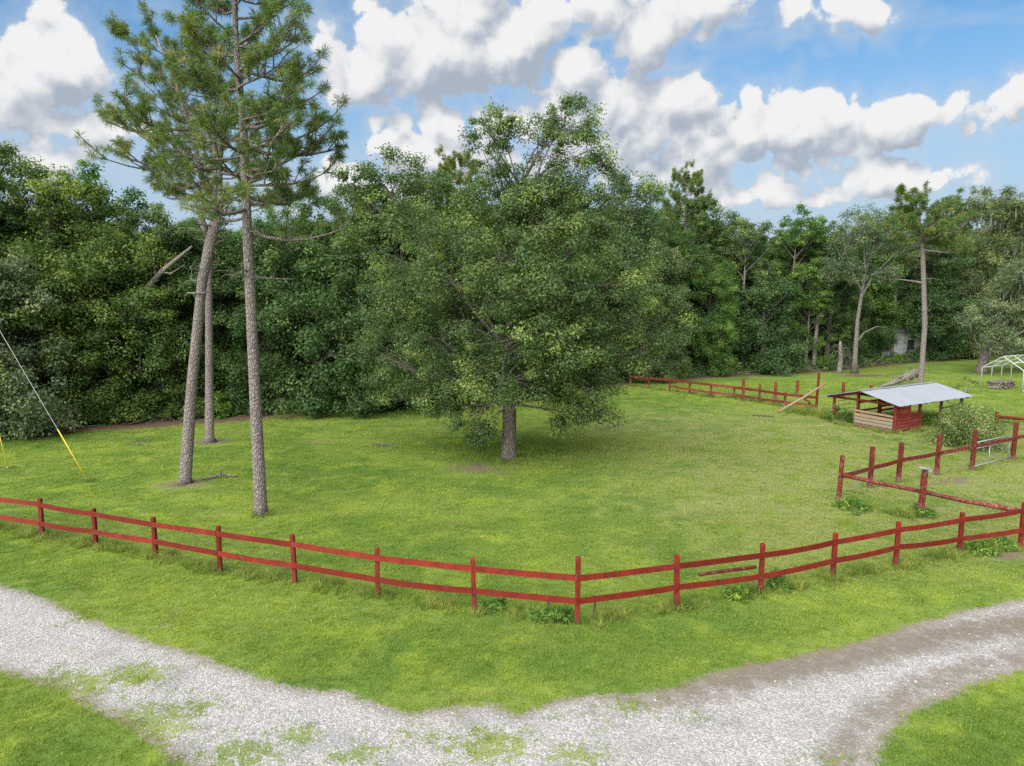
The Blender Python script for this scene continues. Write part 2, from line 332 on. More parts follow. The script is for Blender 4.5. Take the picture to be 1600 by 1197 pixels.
# ------------------------------------------------------------------ mesh helpers
def tag(o, label=None, cat=None, group=None, kind=None):
    if label: o['label'] = label
    if cat: o['category'] = cat
    if group: o['group'] = group
    if kind: o['kind'] = kind
    return o
def empty(name, loc=(0, 0, 0), rz=0.0):
    o = bpy.data.objects.new(name, None); COL.objects.link(o)
    o.location = loc; o.rotation_euler = (0, 0, rz); o.empty_display_size = .2; return o
def link(name, me, mat, parent=None, smooth=False):
    if mat is not None and not me.materials: me.materials.append(mat)
    o = bpy.data.objects.new(name, me); COL.objects.link(o); o.parent = parent
    if smooth: me.polygons.foreach_set('use_smooth', [True] * len(me.polygons))
    return o
class MB:
    def __init__(s): s.v = []; s.f = []
    def add(s, vs, fs):
        b = len(s.v); s.v += [tuple(v) for v in vs]; s.f += [tuple(i + b for i in f) for f in fs]; return s
    def box(s, c, size, rot=None, taper=1.0, bev=0.0):
        sx, sy, sz = (q / 2 for q in size); m = rot if rot is not None else Matrix.Identity(3); c = Vector(c)
        if bev > 0:                    # chamfered along its long vertical edges and top
            prof = [(-sx + bev, -sy), (sx - bev, -sy), (sx, -sy + bev), (sx, sy - bev), (sx - bev, sy), (-sx + bev, sy), (-sx, sy - bev), (-sx, -sy + bev)]
            vs = []
            for z, k in ((-sz, 1), (sz - bev, taper), (sz, taper * .86)):
                vs += [c + m @ Vector((x * k, y * k, z)) for x, y in prof]
            n = 8; fs = [tuple(range(n - 1, -1, -1)), tuple(range(2 * n, 3 * n))]
            for r in range(2): fs += [(r * n + i, r * n + (i + 1) % n, (r + 1) * n + (i + 1) % n, (r + 1) * n + i) for i in range(n)]
            return s.add(vs, fs)
        vs = [c + m @ Vector((x * sx * (taper if z > 0 else 1), y * sy * (taper if z > 0 else 1), z * sz)) for z in (-1, 1) for y in (-1, 1) for x in (-1, 1)]
        return s.add(vs, [(0, 2, 3, 1), (4, 5, 7, 6), (0, 1, 5, 4), (2, 6, 7, 3), (0, 4, 6, 2), (1, 3, 7, 5)])
    def tube(s, pts, rad, n=6, cap=True, up=Vector((0.13, 0.31, .94))):
        pts = [Vector(p) for p in pts]
        if not hasattr(rad, '__len__'): rad = [rad] * len(pts)
        b = len(s.v)
        for i, p in enumerate(pts):
            t = (pts[min(i + 1, len(pts) - 1)] - pts[max(i - 1, 0)]).normalized()
            a = t.cross(up if abs(t.dot(up)) < .96 else Vector((1, 0, 0))).normalized(); c = t.cross(a)
            for k in range(n):
                w = 2 * math.pi * k / n; s.v.append(tuple(p + (a * math.cos(w) + c * math.sin(w)) * rad[i]))
        for i in range(len(pts) - 1):
            for k in range(n): s.f.append((b + i * n + k, b + i * n + (k + 1) % n, b + (i + 1) * n + (k + 1) % n, b + (i + 1) * n + k))
        if cap:
            s.f.append(tuple(b + k for k in range(n))[::-1]); e = b + (len(pts) - 1) * n; s.f.append(tuple(e + k for k in range(n)))
        return s
    def plank(s, a, b, hgt, th, sag=0.0, seg=4, out=Vector((0, 0, 0)), wob=0.0, rnd=random):
        a = Vector(a); b = Vector(b); d = (b - a).normalized(); nrm = d.cross(Vector((0, 0, 1))).normalized()
        base = len(s.v)
        for i in range(seg + 1):
            t = i / seg; p = a.lerp(b, t) + out - Vector((0, 0, sag * 4 * t * (1 - t))) + Vector((0, 0, rnd.uniform(-wob, wob)))
            for x, z in ((-1, -1), (1, -1), (1, 1), (-1, 1)): s.v.append(tuple(p + nrm * x * th / 2 + Vector((0, 0, z * hgt / 2))))
        for i in range(seg):
            q = base + i * 4
            for k in range(4): s.f.append((q + k, q + 4 + k, q + 4 + (k + 1) % 4, q + (k + 1) % 4))
        s.f.append((base, base + 1, base + 2, base + 3)); e = base + seg * 4; s.f.append((e + 3, e + 2, e + 1, e)); return s
    def mesh(s, name):
        me = bpy.data.meshes.new(name); me.from_pydata(s.v, [], s.f); me.update(); return me
    def build(s, name, mat, parent=None, smooth=False, label=None):
        o = link(name, s.mesh(name), mat, parent, smooth)
        if label: o['label'] = label
        return o
def np_mesh(name, V, Fc, tint=None):
    me = bpy.data.meshes.new(name); n, k = Fc.shape
    me.vertices.add(len(V)); me.vertices.foreach_set('co', V.astype(np.float32).ravel())
    me.loops.add(n * k); me.loops.foreach_set('vertex_index', Fc.astype(np.int32).ravel())
    me.polygons.add(n); me.polygons.foreach_set('loop_start', np.arange(0, n * k, k, dtype=np.int32))
    if tint is not None:
        at = me.attributes.new('tint', 'FLOAT_VECTOR', 'FACE'); at.data.foreach_set('vector', tint.astype(np.float32).ravel())
    me.update(calc_edges=True); return me
def unit(a): return a / np.maximum(np.linalg.norm(a, axis=-1, keepdims=True), 1e-9)

# ------------------------------------------------------------------ ground, drive, soil
def ground():
    me = bpy.data.meshes.new('ground'); s = 2500
    me.from_pydata([(-s, -s, 0), (s, -s, 0), (s, s, 0), (-s, s, 0)], [], [(0, 1, 2, 3)])
    tag(link('ground', me, M['ground']), 'open mown lawn reaching to the wood', kind='structure')
ground()
def seg_dist(P, poly, closed=False):
    poly = np.array([(p[0], p[1]) for p in poly]); D = np.full(len(P), 1e9)
    A = poly; B = np.roll(poly, -1, 0)
    if not closed: A, B = A[:-1], B[:-1]
    for a, b in zip(A, B):
        ab = b - a; t = np.clip(((P - a) @ ab) / max(ab @ ab, 1e-9), 0, 1)
        D = np.minimum(D, np.linalg.norm(P - (a + t[:, None] * ab), axis=1))
    return D
def inside(P, poly):
    poly = np.array([(p[0], p[1]) for p in poly]); ins = np.zeros(len(P), bool); x, y = P[:, 0], P[:, 1]
    j = len(poly) - 1
    for i in range(len(poly)):
        xi, yi = poly[i]; xj, yj = poly[j]
        c = ((yi > y) != (yj > y)) & (x < (xj - xi) * (y - yi) / (yj - yi + 1e-12) + xi); ins ^= c; j = i
    return ins
UP = [(-420, 800), (-200, 858), (0, 912), (60, 930), (120, 958), (190, 985), (240, 1003), (300, 1018), (360, 1043), (420, 1062), (480, 1078), (540, 1078), (580, 1095), (640, 1113), (700, 1106),
      (760, 1100), (810, 1115), (850, 1100), (900, 1086), (1000, 1082), (1060, 1072), (1120, 1048), (1180, 1036), (1250, 1022), (1300, 1011), (1350, 1000), (1400, 984), (1450, 968), (1500, 955), (1560, 943), (1640, 930), (1900, 880)]
LOW = [(1900, 985), (1700, 1024), (1600, 1050), (1540, 1068), (1480, 1092), (1430, 1112), (1395, 1145), (1370, 1197), (1350, 1300), (1340, 1500), (520, 1500), (400, 1290), (300, 1205), (200, 1140), (120, 1095), (50, 1065), (-60, 1035), (-420, 960)]
POLY = [g(*p) for p in UP + LOW]
DIRT1 = [g(*p) for p in [(700, 1128), (860, 1112), (960, 1105), (1060, 1085), (1180, 1052), (1300, 1030), (1400, 1008), (1500, 988), (1640, 968), (1900, 925)]]
DIRT2 = [g(*p) for p in [(1300, 1250), (1310, 1180), (1340, 1130), (1420, 1080), (1520, 1045), (1640, 1010), (1900, 955)]]
SPARSE = [(g(210, 1055), .75, .9), (g(310, 1105), .55, .6), (g(130, 968), .35, .6), (g(470, 1148), .5, .7), (g(90, 1075), 1.1, .8), (g(230, 1130), 1.1, .8), (g(380, 1180), .9, .7), (g(560, 1180), .7, .6), (g(760, 1165), .9, .75),
          (g(900, 1180), .7, .6), (g(660, 1150), .6, .5), (g(980, 1100), .6, .6), (g(1090, 1120), .4, .5), (g(1300, 1190), .6, .5)]
def drive_masks(P):
    sd = seg_dist(P, POLY, True) * np.where(inside(P, POLY), 1, -1)
    m = np.clip(.5 + sd / 1.1, 0, 1)
    d = np.exp(-(seg_dist(P, DIRT1) / .80) ** 2) * .72; d = np.maximum(d, np.exp(-(seg_dist(P, DIRT2) / .55) ** 2) * .58)
    d = d * np.clip(.45 + (P[:, 0] - 1.0) / 6.0, .3, 1); d = np.maximum(d, .20 * np.clip((P[:, 0] + 1) / 4, 0, 1))
    gr = np.zeros(len(P))
    for c, r, w in SPARSE: gr = np.maximum(gr, w * np.exp(-(((P[:, 0] - c.x) / r) ** 2 + ((P[:, 1] - c.y) / (r * .7)) ** 2)))
    return m, d, gr
def drive():
    st = .14; xs = np.arange(-26, 26, st); ys = np.arange(6.2, 24, st)
    X, Y = np.meshgrid(xs, ys); P = np.stack([X.ravel(), Y.ravel()], 1); m, d, gr = drive_masks(P)
    nx, ny = len(xs), len(ys); idx = np.arange(nx * ny).reshape(ny, nx)
    Fc = np.stack([idx[:-1, :-1], idx[:-1, 1:], idx[1:, 1:], idx[1:, :-1]], -1).reshape(-1, 4)
    Fc = Fc[(m[Fc] > .01).any(1)]
    use = np.unique(Fc); mp = np.zeros(nx * ny, int); mp[use] = np.arange(len(use)); V = np.concatenate([P[use], np.full((len(use), 1), .004)], 1)
    me = np_mesh('driveway', V, mp[Fc])
    for n, a in (('m', m), ('d', d), ('gr', gr)):
        at = me.attributes.new(n, 'FLOAT', 'POINT'); at.data.foreach_set('value', a[use].astype(np.float32))
    tag(link('driveway', me, M['drive']), 'curving white gravel driveway with brown dirt edges', kind='structure')
drive()
PATCH = []
def patch(name, label, c, rx, ry, rot, mat, strength=1.0, seed=0):
    rs = np.random.RandomState(seed); nr, na = 10, 36
    V = [(0, 0)]; mm = [1.0]
    for i in range(1, nr + 1):
        for k in range(na): a = 2 * math.pi * k / na; V.append((math.cos(a) * i / nr, math.sin(a) * i / nr)); mm.append(1 - i / nr)
    Fq = [(0, 1 + k, 1 + (k + 1) % na) for k in range(na)]
    for i in range(nr - 1):
        for k in range(na): Fq.append((1 + i * na + k, 1 + (i + 1) * na + k, 1 + (i + 1) * na + (k + 1) % na, 1 + i * na + (k + 1) % na))
    me = bpy.data.meshes.new(name); ca, sa = math.cos(rot), math.sin(rot)
    me.from_pydata([(c[0] + (x * rx) * ca - (y * ry) * sa, c[1] + (x * rx) * sa + (y * ry) * ca, .004) for x, y in V], [], Fq)
    at = me.attributes.new('m', 'FLOAT', 'POINT'); at.data.foreach_set('value', np.array(mm, np.float32) * strength)
    PATCH.append((c[0], c[1], max(rx, ry) * .75)); return tag(link(name, me, mat), label, kind='structure')
patch('dirt_patch', 'bare soil around the foot of the leaning forked pine', g(285, 757), 2.0, 1.1, .1, M['soil'], .95, 1)
patch('dirt_patch', 'bare soil around the foot of the rear pine', g(328, 690), 2.3, 1.5, .1, M['soil'], .9, 2)
patch('dirt_patch', 'bare brown soil in front of the big oak trunk', g(745, 732), 2.9, 1.7, .1, M['soil'], .78, 3)
patch('dirt_patch', 'worn pale soil by the pipe gate', g(1490, 752), 2.4, .8, .35, M['soil'], .9, 4)
patch('dirt_patch', 'bare soil at the end post of the front fence', g(1575, 868), 1.2, .5, .3, M['soil'], 1.1, 5)
patch('dirt_patch', 'soil around the tall lone pine behind the shed', g(1440, 606), 1.6, 1.2, 0, M['soil'], .9, 6)
patch('dirt_patch', 'worn soil under the tin roofed shed', g(1385, 655), 2.6, 1.8, .5, M['soil'], .8, 7)
patch('dirt_patch', 'worn soil in the mown field left of the oak', g(500, 690), 1.6, .7, .1, M['soil'], .62, 8)
patch('dirt_patch', 'worn soil patch in the field right of the oak', g(950, 668), 2.2, .8, .1, M['soil'], .66, 9)
patch('dirt_patch', 'dirt heap foot beside the pale forked tree', g(1350, 587), 5.0, 2.0, .1, M['litter'], .9, 10)

EDGE = [(-500, 716), (-200, 695), (0, 678), (150, 665), (300, 656), (450, 645), (600, 636), (750, 622), (900, 605), (985, 597), (1100, 588), (1200, 583), (1300, 578), (1400, 568), (1500, 560), (1600, 553), (1750, 546), (1900, 540)]
def edge_pt(px, back=0.0):
    for (a, ya), (b, yb) in zip(EDGE, EDGE[1:]):
        if a <= px <= b: py = ya + (yb - ya) * (px - a) / (b - a); break
    p = g(px, py); n = Vector((p.x, p.y, 0)).normalized()
    return p + n * back
def litter():
    V = []; mm = []; Fq = []; n = 0; cols = list(range(-480, 1880, 12))
    rows = [(-2.9, 0), (-2.0, .45), (-1.2, .95), (1.5, 1.2), (6, 1.3), (40, 1.4)]
    for px in cols:
        for b, a in rows:
            k = 1.0 if px < 520 or px > 960 else .55
            p = edge_pt(px, b * (k if b < 0 else 1)); V.append((p.x, p.y, .008)); mm.append(a)
    r = len(rows)
    for i in range(len(cols) - 1):
        for j in range(r - 1): Fq.append((i * r + j, i * r + j + 1, (i + 1) * r + j + 1, (i + 1) * r + j)[::-1])
    me = bpy.data.meshes.new('leaf_litter'); me.from_pydata(V, [], Fq)
    at = me.attributes.new('m', 'FLOAT', 'POINT'); at.data.foreach_set('value', np.array(mm, np.float32))
    tag(link('forest_floor', me, M['litter']), 'brown leaf litter along the edge of the wood', kind='structure')
litter()

# ------------------------------------------------------------------ foliage generators
def leaf_cloud(rs, C, Rr, N, L, Wd, flat=.75, lift=.5, tintc=None, shell=.45):
    """N leaves in each clump centred at C with radius Rr -> verts, faces, tint"""
    idx = np.repeat(np.arange(len(C)), N); n = len(idx)
    d = unit(rs.normal(size=(n, 3))); r = (shell + (1 - shell) * rs.rand(n)) ** .8
    r = r * (1 + .35 * rs.normal(size=n) * (rs.rand(n) < .3))
    off = d * (r * Rr[idx])[:, None]; off[:, 2] *= flat
    Pn = C[idx] + off
    nr = unit(d * .8 + np.array([0, 0, lift]) + rs.normal(size=(n, 3)) * .42)
    t = unit(np.cross(nr, rs.normal(size=(n, 3)))); b = np.cross(nr, t)
    l = L * rs.uniform(.6, 1.25, n)[:, None]; w = Wd * rs.uniform(.7, 1.2, n)[:, None]
    droop = np.zeros((n, 3)); droop[:, 2] = -.18 * l[:, 0]
    V = np.stack([Pn - t * l / 2, Pn + b * w / 2 + t * l * .08, Pn + t * l / 2 + droop, Pn - b * w / 2 + t * l * .08], 1).reshape(-1, 3)
    Fc = np.arange(n * 4).reshape(-1, 4)
    tc = rs.rand(len(C)) if tintc is None else tintc
    tint = np.stack([np.clip(rs.rand(n) * .5 + tc[idx] * .5, 0, 1), tc[idx] * .75 + rs.rand(n) * .25, rs.rand(n)], 1)
    return V, Fc, tint
def bend(a, b, rnd, k=.12, n=4):
    a = Vector(a); b = Vector(b); L = (b - a).length; o = Vector((rnd.uniform(-1, 1), rnd.uniform(-1, 1), rnd.uniform(-.2, 1))) * L * k
    return [a.lerp(b, i / n) + o * (4 * (i / n) * (1 - i / n)) for i in range(n + 1)]
def broadleaf(lobes, seed, trunk, leaf=(.13, .075), per=170, cden=1.0, crad=(.45, .85), clump_shell=.4, twigs=True, lift=.5, hollow=.5, leafden=1.0, zmin=1.6):
    """lobes: (x, y, z, rx, ry, rz, density).  trunk: [(x,y,z,r)...]. -> (wood mesh builder, leaf V, F, tint)"""
    rs = np.random.RandomState(seed); rnd = random.Random(seed); wood = MB()
    tp = [Vector(p[:3]) for p in trunk]; wood.tube(tp, [p[3] for p in trunk], 10)
    Vs, Fs, Ts = [], [], []; nb = 0
    for x, y, z, rx, ry, rz, den in lobes:
        c = np.array([x, y, z]); rr = np.array([rx, ry, rz])
        k = max(5, int(cden * (den if den > .75 else 1.5) * 9.0 * (rx * ry * rz) ** (2 / 3)))
        d = unit(rs.normal(size=(k, 3))); q = (hollow + (1 - hollow) * rs.rand(k)) ** .7
        C = c + d * rr * q[:, None]; C[:, 2] = np.maximum(C[:, 2], .5)
        Rr = rs.uniform(crad[0], crad[1], k) * (.8 if den < .75 else 1)
        N = int(per * leafden * (1.0 if den > .75 else .60))
        V, Fc, T = leaf_cloud(rs, C, Rr, N, leaf[0], leaf[1], lift=lift, shell=clump_shell)
        Vs.append(V); Fs.append(Fc + nb); Ts.append(T); nb += len(V)
        # limb from the trunk to the lobe, twigs to the clumps
        zz = max(zmin, z - 1.1 * math.hypot(x - tp[-1].x, y - tp[-1].y) - rz * .5)
        st = tp[-1]
        for a, b in zip(tp, tp[1:]):
            if a.z <= zz <= b.z: st = a.lerp(b, (zz - a.z) / max(b.z - a.z, 1e-6))
        cen = Vector((x, y, z - rz * .25)); r0 = (.045 + .05 * (rx * rz) ** .5 + .004 * (cen - st).length) * (.5 if den < .75 else .78)
        if den == .8: st = Vector((x - .2, y, z + rz + .9)); r0 = .02
        pts = bend(st, cen, rnd, .12, 5); wood.tube(pts, [r0 * (1 - .62 * i / 5) for i in range(6)], 6, False)
        if twigs:
            for j in range(0, k, 1 if den < .75 else 2):
                wood.tube(bend(pts[rnd.choice((3, 4, 5))], C[j], rnd, .14, 3), [r0 * .34, r0 * .24, r0 * .15, .008], 4, False)
    return wood, np.concatenate(Vs), np.concatenate(Fs), np.concatenate(Ts)
def auto_lobes(rs, h, w, base, n, dens=1.0, round_=1.0, top_sparse=True):
    out = []
    for i in range(n):
        t = (i + rs.rand()) / n; z = base + (h - base) * t
        prof = math.sin(math.pi * min(1, (.16 + .80 * t))) ** (.7 * round_); a = rs.rand() * 6.283 + i * 2.4; r = w * .5 * prof * rs.uniform(.35, .80)
        s = w * rs.uniform(.16, .25) * (1.0 - .30 * t); sp = dens * (.62 if (top_sparse and t > .80) else 1.0)
        out.append((math.cos(a) * r, math.sin(a) * r, z - s * .4, s * 1.2, s * 1.2, s * rs.uniform(.52, .85), sp))
    for i in range(9):                   # loose sprays that break the outline of the top
        a = rs.rand() * 6.283; r = w * .5 * rs.uniform(.1, .75); z = h * (1.02 - .30 * (r / (w * .5)) ** 2) + rs.uniform(-.2, .7); s = rs.uniform(.28, .55)
        out.append((math.cos(a) * r, math.sin(a) * r, z, s, s, s * 1.3, .6))
    return out
class Tree: pass
def tree_meshes(name, wood, V, Fc, T):
    t = Tree(); t.wood = wood.mesh('trunk'); t.crown = np_mesh('crown', V, Fc, T)
    t.wood.polygons.foreach_set('use_smooth', [True] * len(t.wood.polygons)); return t
def place_tree(kind, t, loc, rz, scale, label, bark, leaf, group=None, extra=()):
    e = empty(kind, loc, rz); e.scale = scale; tag(e, label, 'tree', group)
    for nm, me, mt in (('trunk', t.wood, M[bark]), ('crown', t.crown, M[leaf]), *extra):
        if not me.materials: me.materials.append(mt)
        o = bpy.data.objects.new(nm, me); COL.objects.link(o); o.parent = e
        if nm == 'moss': o['kind'] = 'stuff'
        o.material_slots[0].link = 'OBJECT'; o.material_slots[0].material = mt
    return e
def moss_mesh(rs, V, n, lmin=.4, lmax=1.3):
    P = V[rs.randint(0, len(V), n)]; out = []; f = []
    for i, p in enumerate(P):
        L = rs.uniform(lmin, lmax); w = rs.uniform(.03, .08); a = rs.rand() * 6.28; dx, dy = math.cos(a) * w, math.sin(a) * w; b = len(out)
        for j, (k, ww) in enumerate(((0, .5), (.35, 1), (.7, .7), (1, .1))):
            j1, j2 = rs.normal(size=2) * .04; out += [(p[0] - dx * ww + j1, p[1] - dy * ww + j2, max(.05, p[2] - L * k)), (p[0] + dx * ww + j1, p[1] + dy * ww + j2, max(.05, p[2] - L * k))]
        f += [(b + 2 * j, b + 2 * j + 1, b + 2 * j + 3, b + 2 * j + 2) for j in range(3)]
    me = bpy.data.meshes.new('moss'); me.from_pydata(out, [], f); return me

def pine_mesh(seed, trunk, crown0, spread, nb=34, asym=None, tuft=(.20, .30), needles=54, nw=.0085, dead=6, sub=5, fork=None, dens=1.0, limbs=()):
    """trunk: [(x,y,z,r)]; branches from height crown0 up; spread(t, az) -> length"""
    rnd = random.Random(seed); rs = np.random.RandomState(seed); wood = MB()
    tp = [Vector(p[:3]) for p in trunk]; tr = [p[3] for p in trunk]; wood.tube(tp, tr, 12)
    def at(z, T=tp, Rr=tr):
        for (a, b), (ra, rb) in zip(zip(T, T[1:]), zip(Rr, Rr[1:])):
            if a.z <= z <= b.z: k = (z - a.z) / (b.z - a.z + 1e-9); return a.lerp(b, k), ra + (rb - ra) * k
        return T[-1], Rr[-1]
    axes = [(tp, tr)]
    if fork:
        fp = [Vector(p[:3]) for p in fork]; fr = [p[3] for p in fork]; wood.tube(fp, fr, 9); axes.append((fp, fr))
    tips = []
    top = tp[-1].z
    for i in range(nb + len(limbs)):
        T, Rr = axes[i % len(axes)] if i % 3 else axes[0]
        t = min(1, (i + rnd.random() * .8) / nb) ** .9; z = max(crown0, T[0].z + .4) + (T[-1].z - .2 - max(crown0, T[0].z + .4)) * t
        a = i * 2.399 + rnd.uniform(-.5, .5); p0, r0 = at(z, T, Rr); Lb = spread(t, a) * rnd.uniform(.75, 1.1)
        up = -.05 + .42 * t + rnd.uniform(-.12, .16)
        d = Vector((math.cos(a), math.sin(a), up)).normalized(); rb = min(r0 * .55, .025 + .014 * Lb)
        if i >= nb:
            p0, p9 = limbs[i - nb]; d = (p9 - p0) * .86; Lb = d.length; d = d.normalized(); rb = .022 + .012 * Lb; t = .5
        side = Vector((-d.y, d.x, 0)); k1 = rnd.uniform(-.16, .16) * Lb; k2 = rnd.uniform(-.10, .10) * Lb
        pts = [p0 + d * Lb * s + side * (k1 * math.sin(s * 3.1) + k2 * math.sin(s * 6.3)) + Vector((0, 0, Lb * (-.10 * math.sin(s * 3.0) + (.10 * s * s if i < nb else .0)))) for s in (0, .2, .4, .6, .8, 1)]
        wood.tube(pts, [rb * (1 - .72 * s / 5) for s in range(6)], 6, False)
        tips.append((pts[5], (pts[5] - pts[4]).normalized()))
        for j in range(int(sub + Lb * 1.5 * dens)):
            s = rnd.uniform(.28, .98); q = s * 5; ia = min(int(q), 4); b0 = pts[ia].lerp(pts[ia + 1], q - ia)
            dd = (pts[ia + 1] - pts[ia]).normalized(); sd = dd.cross(Vector((0, 0, 1))).normalized() * rnd.choice((-1, 1))
            d2 = (dd * rnd.uniform(.3, .9) + sd * rnd.uniform(.4, 1.0) + Vector((0, 0, rnd.uniform(.0, .75)))).normalized(); L2 = rnd.uniform(.35, .9) * (.5 + .22 * Lb)
            p2 = [b0, b0 + d2 * L2 * .5 + Vector((0, 0, .04)), b0 + d2 * L2 + Vector((0, 0, .14 * L2))]
            wood.tube(p2, [rb * .42, rb * .3, .012], 4, False); tips.append((p2[2], (p2[2] - p2[1]).normalized()))
            for _ in range(rnd.choice((1, 2, 2, 3))):
                s3 = rnd.uniform(.3, 1); b3 = b0.lerp(p2[2], s3); d3 = (d2 + Vector((rnd.uniform(-1, 1), rnd.uniform(-1, 1), rnd.uniform(-.1, 1)))).normalized(); e3 = b3 + d3 * rnd.uniform(.18, .42)
                wood.tube([b3, e3], [.016, .009], 4, False); tips.append((e3, d3))
    for i in range(dead):                # bare grey limbs below the crown
        z = rnd.uniform(crown0 * .72, crown0 * 1.02); p0, r0 = at(z); a = rnd.uniform(0, 6.28); L = rnd.uniform(.5, 1.5)
        d = Vector((math.cos(a), math.sin(a), rnd.uniform(-.15, .35))).normalized(); pts = bend(p0, p0 + d * L, rnd, .16, 4)
        wood.tube(pts, [.045, .036, .028, .018, .008], 5, False)
        for j in range(2): wood.tube(bend(pts[rnd.choice((2, 3))], pts[3] + Vector((rnd.uniform(-.5, .5), rnd.uniform(-.5, .5), rnd.uniform(-.4, .4))), rnd, .2, 2), [.018, .012, .006], 4, False)
    tips.append((tp[-1], Vector((0, 0, 1))))
    P = np.array([p for p, _ in tips]); D = np.array([d for _, d in tips]); nt = len(P)
    idx = np.repeat(np.arange(nt), needles); n = len(idx)
    dr = unit(D[idx] * .55 + unit(rs.normal(size=(n, 3))) * .95)
    L = rs.uniform(tuft[0], tuft[1], n)[:, None] * (.8 + .4 * rs.rand(nt))[idx][:, None]
    base = P[idx] - D[idx] * (rs.rand(n) * .16)[:, None]
    sd = unit(np.cross(dr, rs.normal(size=(n, 3)))) * nw
    tip = base + dr * L; tip[:, 2] -= .16 * L[:, 0]; mid = base + dr * L * .55
    V = np.stack([base - sd * .5, base + sd * .5, mid + sd, tip, mid - sd], 1)
    V = np.stack([base, mid + sd, tip, mid - sd], 1).reshape(-1, 3)
    tc = rs.rand(nt)
    T = np.stack([np.clip(rs.rand(n) * .5 + tc[idx] * .5, 0, 1), tc[idx] * .9 + rs.rand(n) * .1, rs.rand(n)], 1)
    return wood, V, np.arange(n * 4).reshape(-1, 4), T

# ------------------------------------------------------------------ the big oak in the field
def big_oak():
    b = g(795, 717); k = F / b.y / 1.0; Y = b.y
    def L(px, py, dy, rx, rz, ry=None, den=1.0):
        p = atY(px, py, Y + dy); s = Y / F
        return (p.x - b.x, dy, p.z, rx * s, (ry if ry else rx) * s, rz * s * .84, den)
    lobes = [L(735, 640, -.8, 40, 54, 40), L(742, 668, -.9, 28, 26, 28), L(945, 630, -.3, 40, 34, 40), L(690, 625, -.3, 44, 36, 40), L(890, 640, -.6, 34, 26, 34), L(706, 590, .2, 62, 42), L(690, 520, .6, 72, 56), L(676, 470, 1.5, 66, 52), L(712, 430, -.5, 70, 50),
             L(790, 588, -2.6, 76, 44), L(850, 600, -1.5, 60, 40), L(905, 596, -.5, 66, 46), L(952, 560, .4, 56, 54), L(800, 520, -3.1, 80, 50), L(880, 530, -2.8, 74, 48), L(955, 490, .5, 66, 52), L(930, 440, -1.3, 70, 48),
             L(800, 450, -2.6, 86, 52), L(870, 450, -2.2, 76, 50), L(900, 380, -.6, 78, 48), L(790, 390, -1.9, 72, 44), L(735, 375, .3, 66, 46), L(850, 345, -.8, 70, 46), L(800, 330, .2, 60, 40), L(920, 335, .9, 52, 42), L(740, 600, 2.6, 80, 50),
             L(850, 560, 3.0, 90, 60), L(820, 450, 3.0, 100, 60), L(840, 360, 2.4, 80, 50),
             L(770, 318, .2, 52, 40), L(850, 300, .2, 56, 36), L(905, 305, .4, 40, 30), L(800, 285, .0, 34, 30, None, .7), L(772, 250, .0, 30, 30, None, .7), L(766, 200, .0, 38, 38, None, .62), L(752, 220, .3, 22, 26, None, .6), L(790, 200, -.3, 20, 26, None, .5),
             L(880, 290, .2, 46, 26, None, .6), L(868, 240, .2, 38, 34, None, .55), L(880, 196, .0, 48, 36, None, .55), L(900, 165, .3, 30, 18, None, .5), L(918, 230, -.2, 30, 26, None, .55), L(930, 262, .2, 26, 18, None, .5), L(842, 205, .3, 24, 24, None, .45), L(945, 250, 0, 14, 12, None, .5),
             L(640, 405, 2.0, 58, 36), L(606, 470, 2.2, 56, 36), L(588, 540, 2.0, 44, 38), L(628, 590, 1.2, 46, 34), L(612, 620, 1.6, 30, 20), L(660, 340, 2.4, 50, 34), L(1015, 470, 1.0, 46, 30), L(1052, 512, .8, 34, 24), L(1010, 545, .4, 40, 30), L(985, 410, 1.0, 44, 30),
             L(876, 655, -.6, 8, 26, 8, .8)]
    tr = [(0, 0, -.05, .46), (.01, 0, .25, .36), (.02, 0, 1.2, .32), (.03, 0, 2.6, .31), (.05, .1, 4.5, .26), (.1, .1, 7, .20), (.25, .1, 9.5, .13), (.5, .1, 12, .06)]
    wood, V, Fc, T = broadleaf(lobes, 11, tr, (.125, .070), 215, 1.15, (.28, .86), .30, zmin=2.5, hollow=.62)
    # the two bare-stemmed leaders that carry the top sprays
    rnd = random.Random(5)
    s0 = Vector((.1, .1, 8.2))
    for px, py in ((772, 215), (752, 230), (885, 185), (918, 225), (868, 240)):
        p = atY(px, py, Y); wood.tube(bend(s0, Vector((p.x - b.x, 0, p.z)), rnd, .05, 6), [.085, .07, .055, .042, .03, .02, .010], 6, False)
    t = tree_meshes('oak', wood, V, Fc, T)
    place_tree('oak_tree', t, b, 0, (1, 1, 1), 'big spreading oak standing alone in the middle of the lawn', 'bark_oak', 'oak')
big_oak()

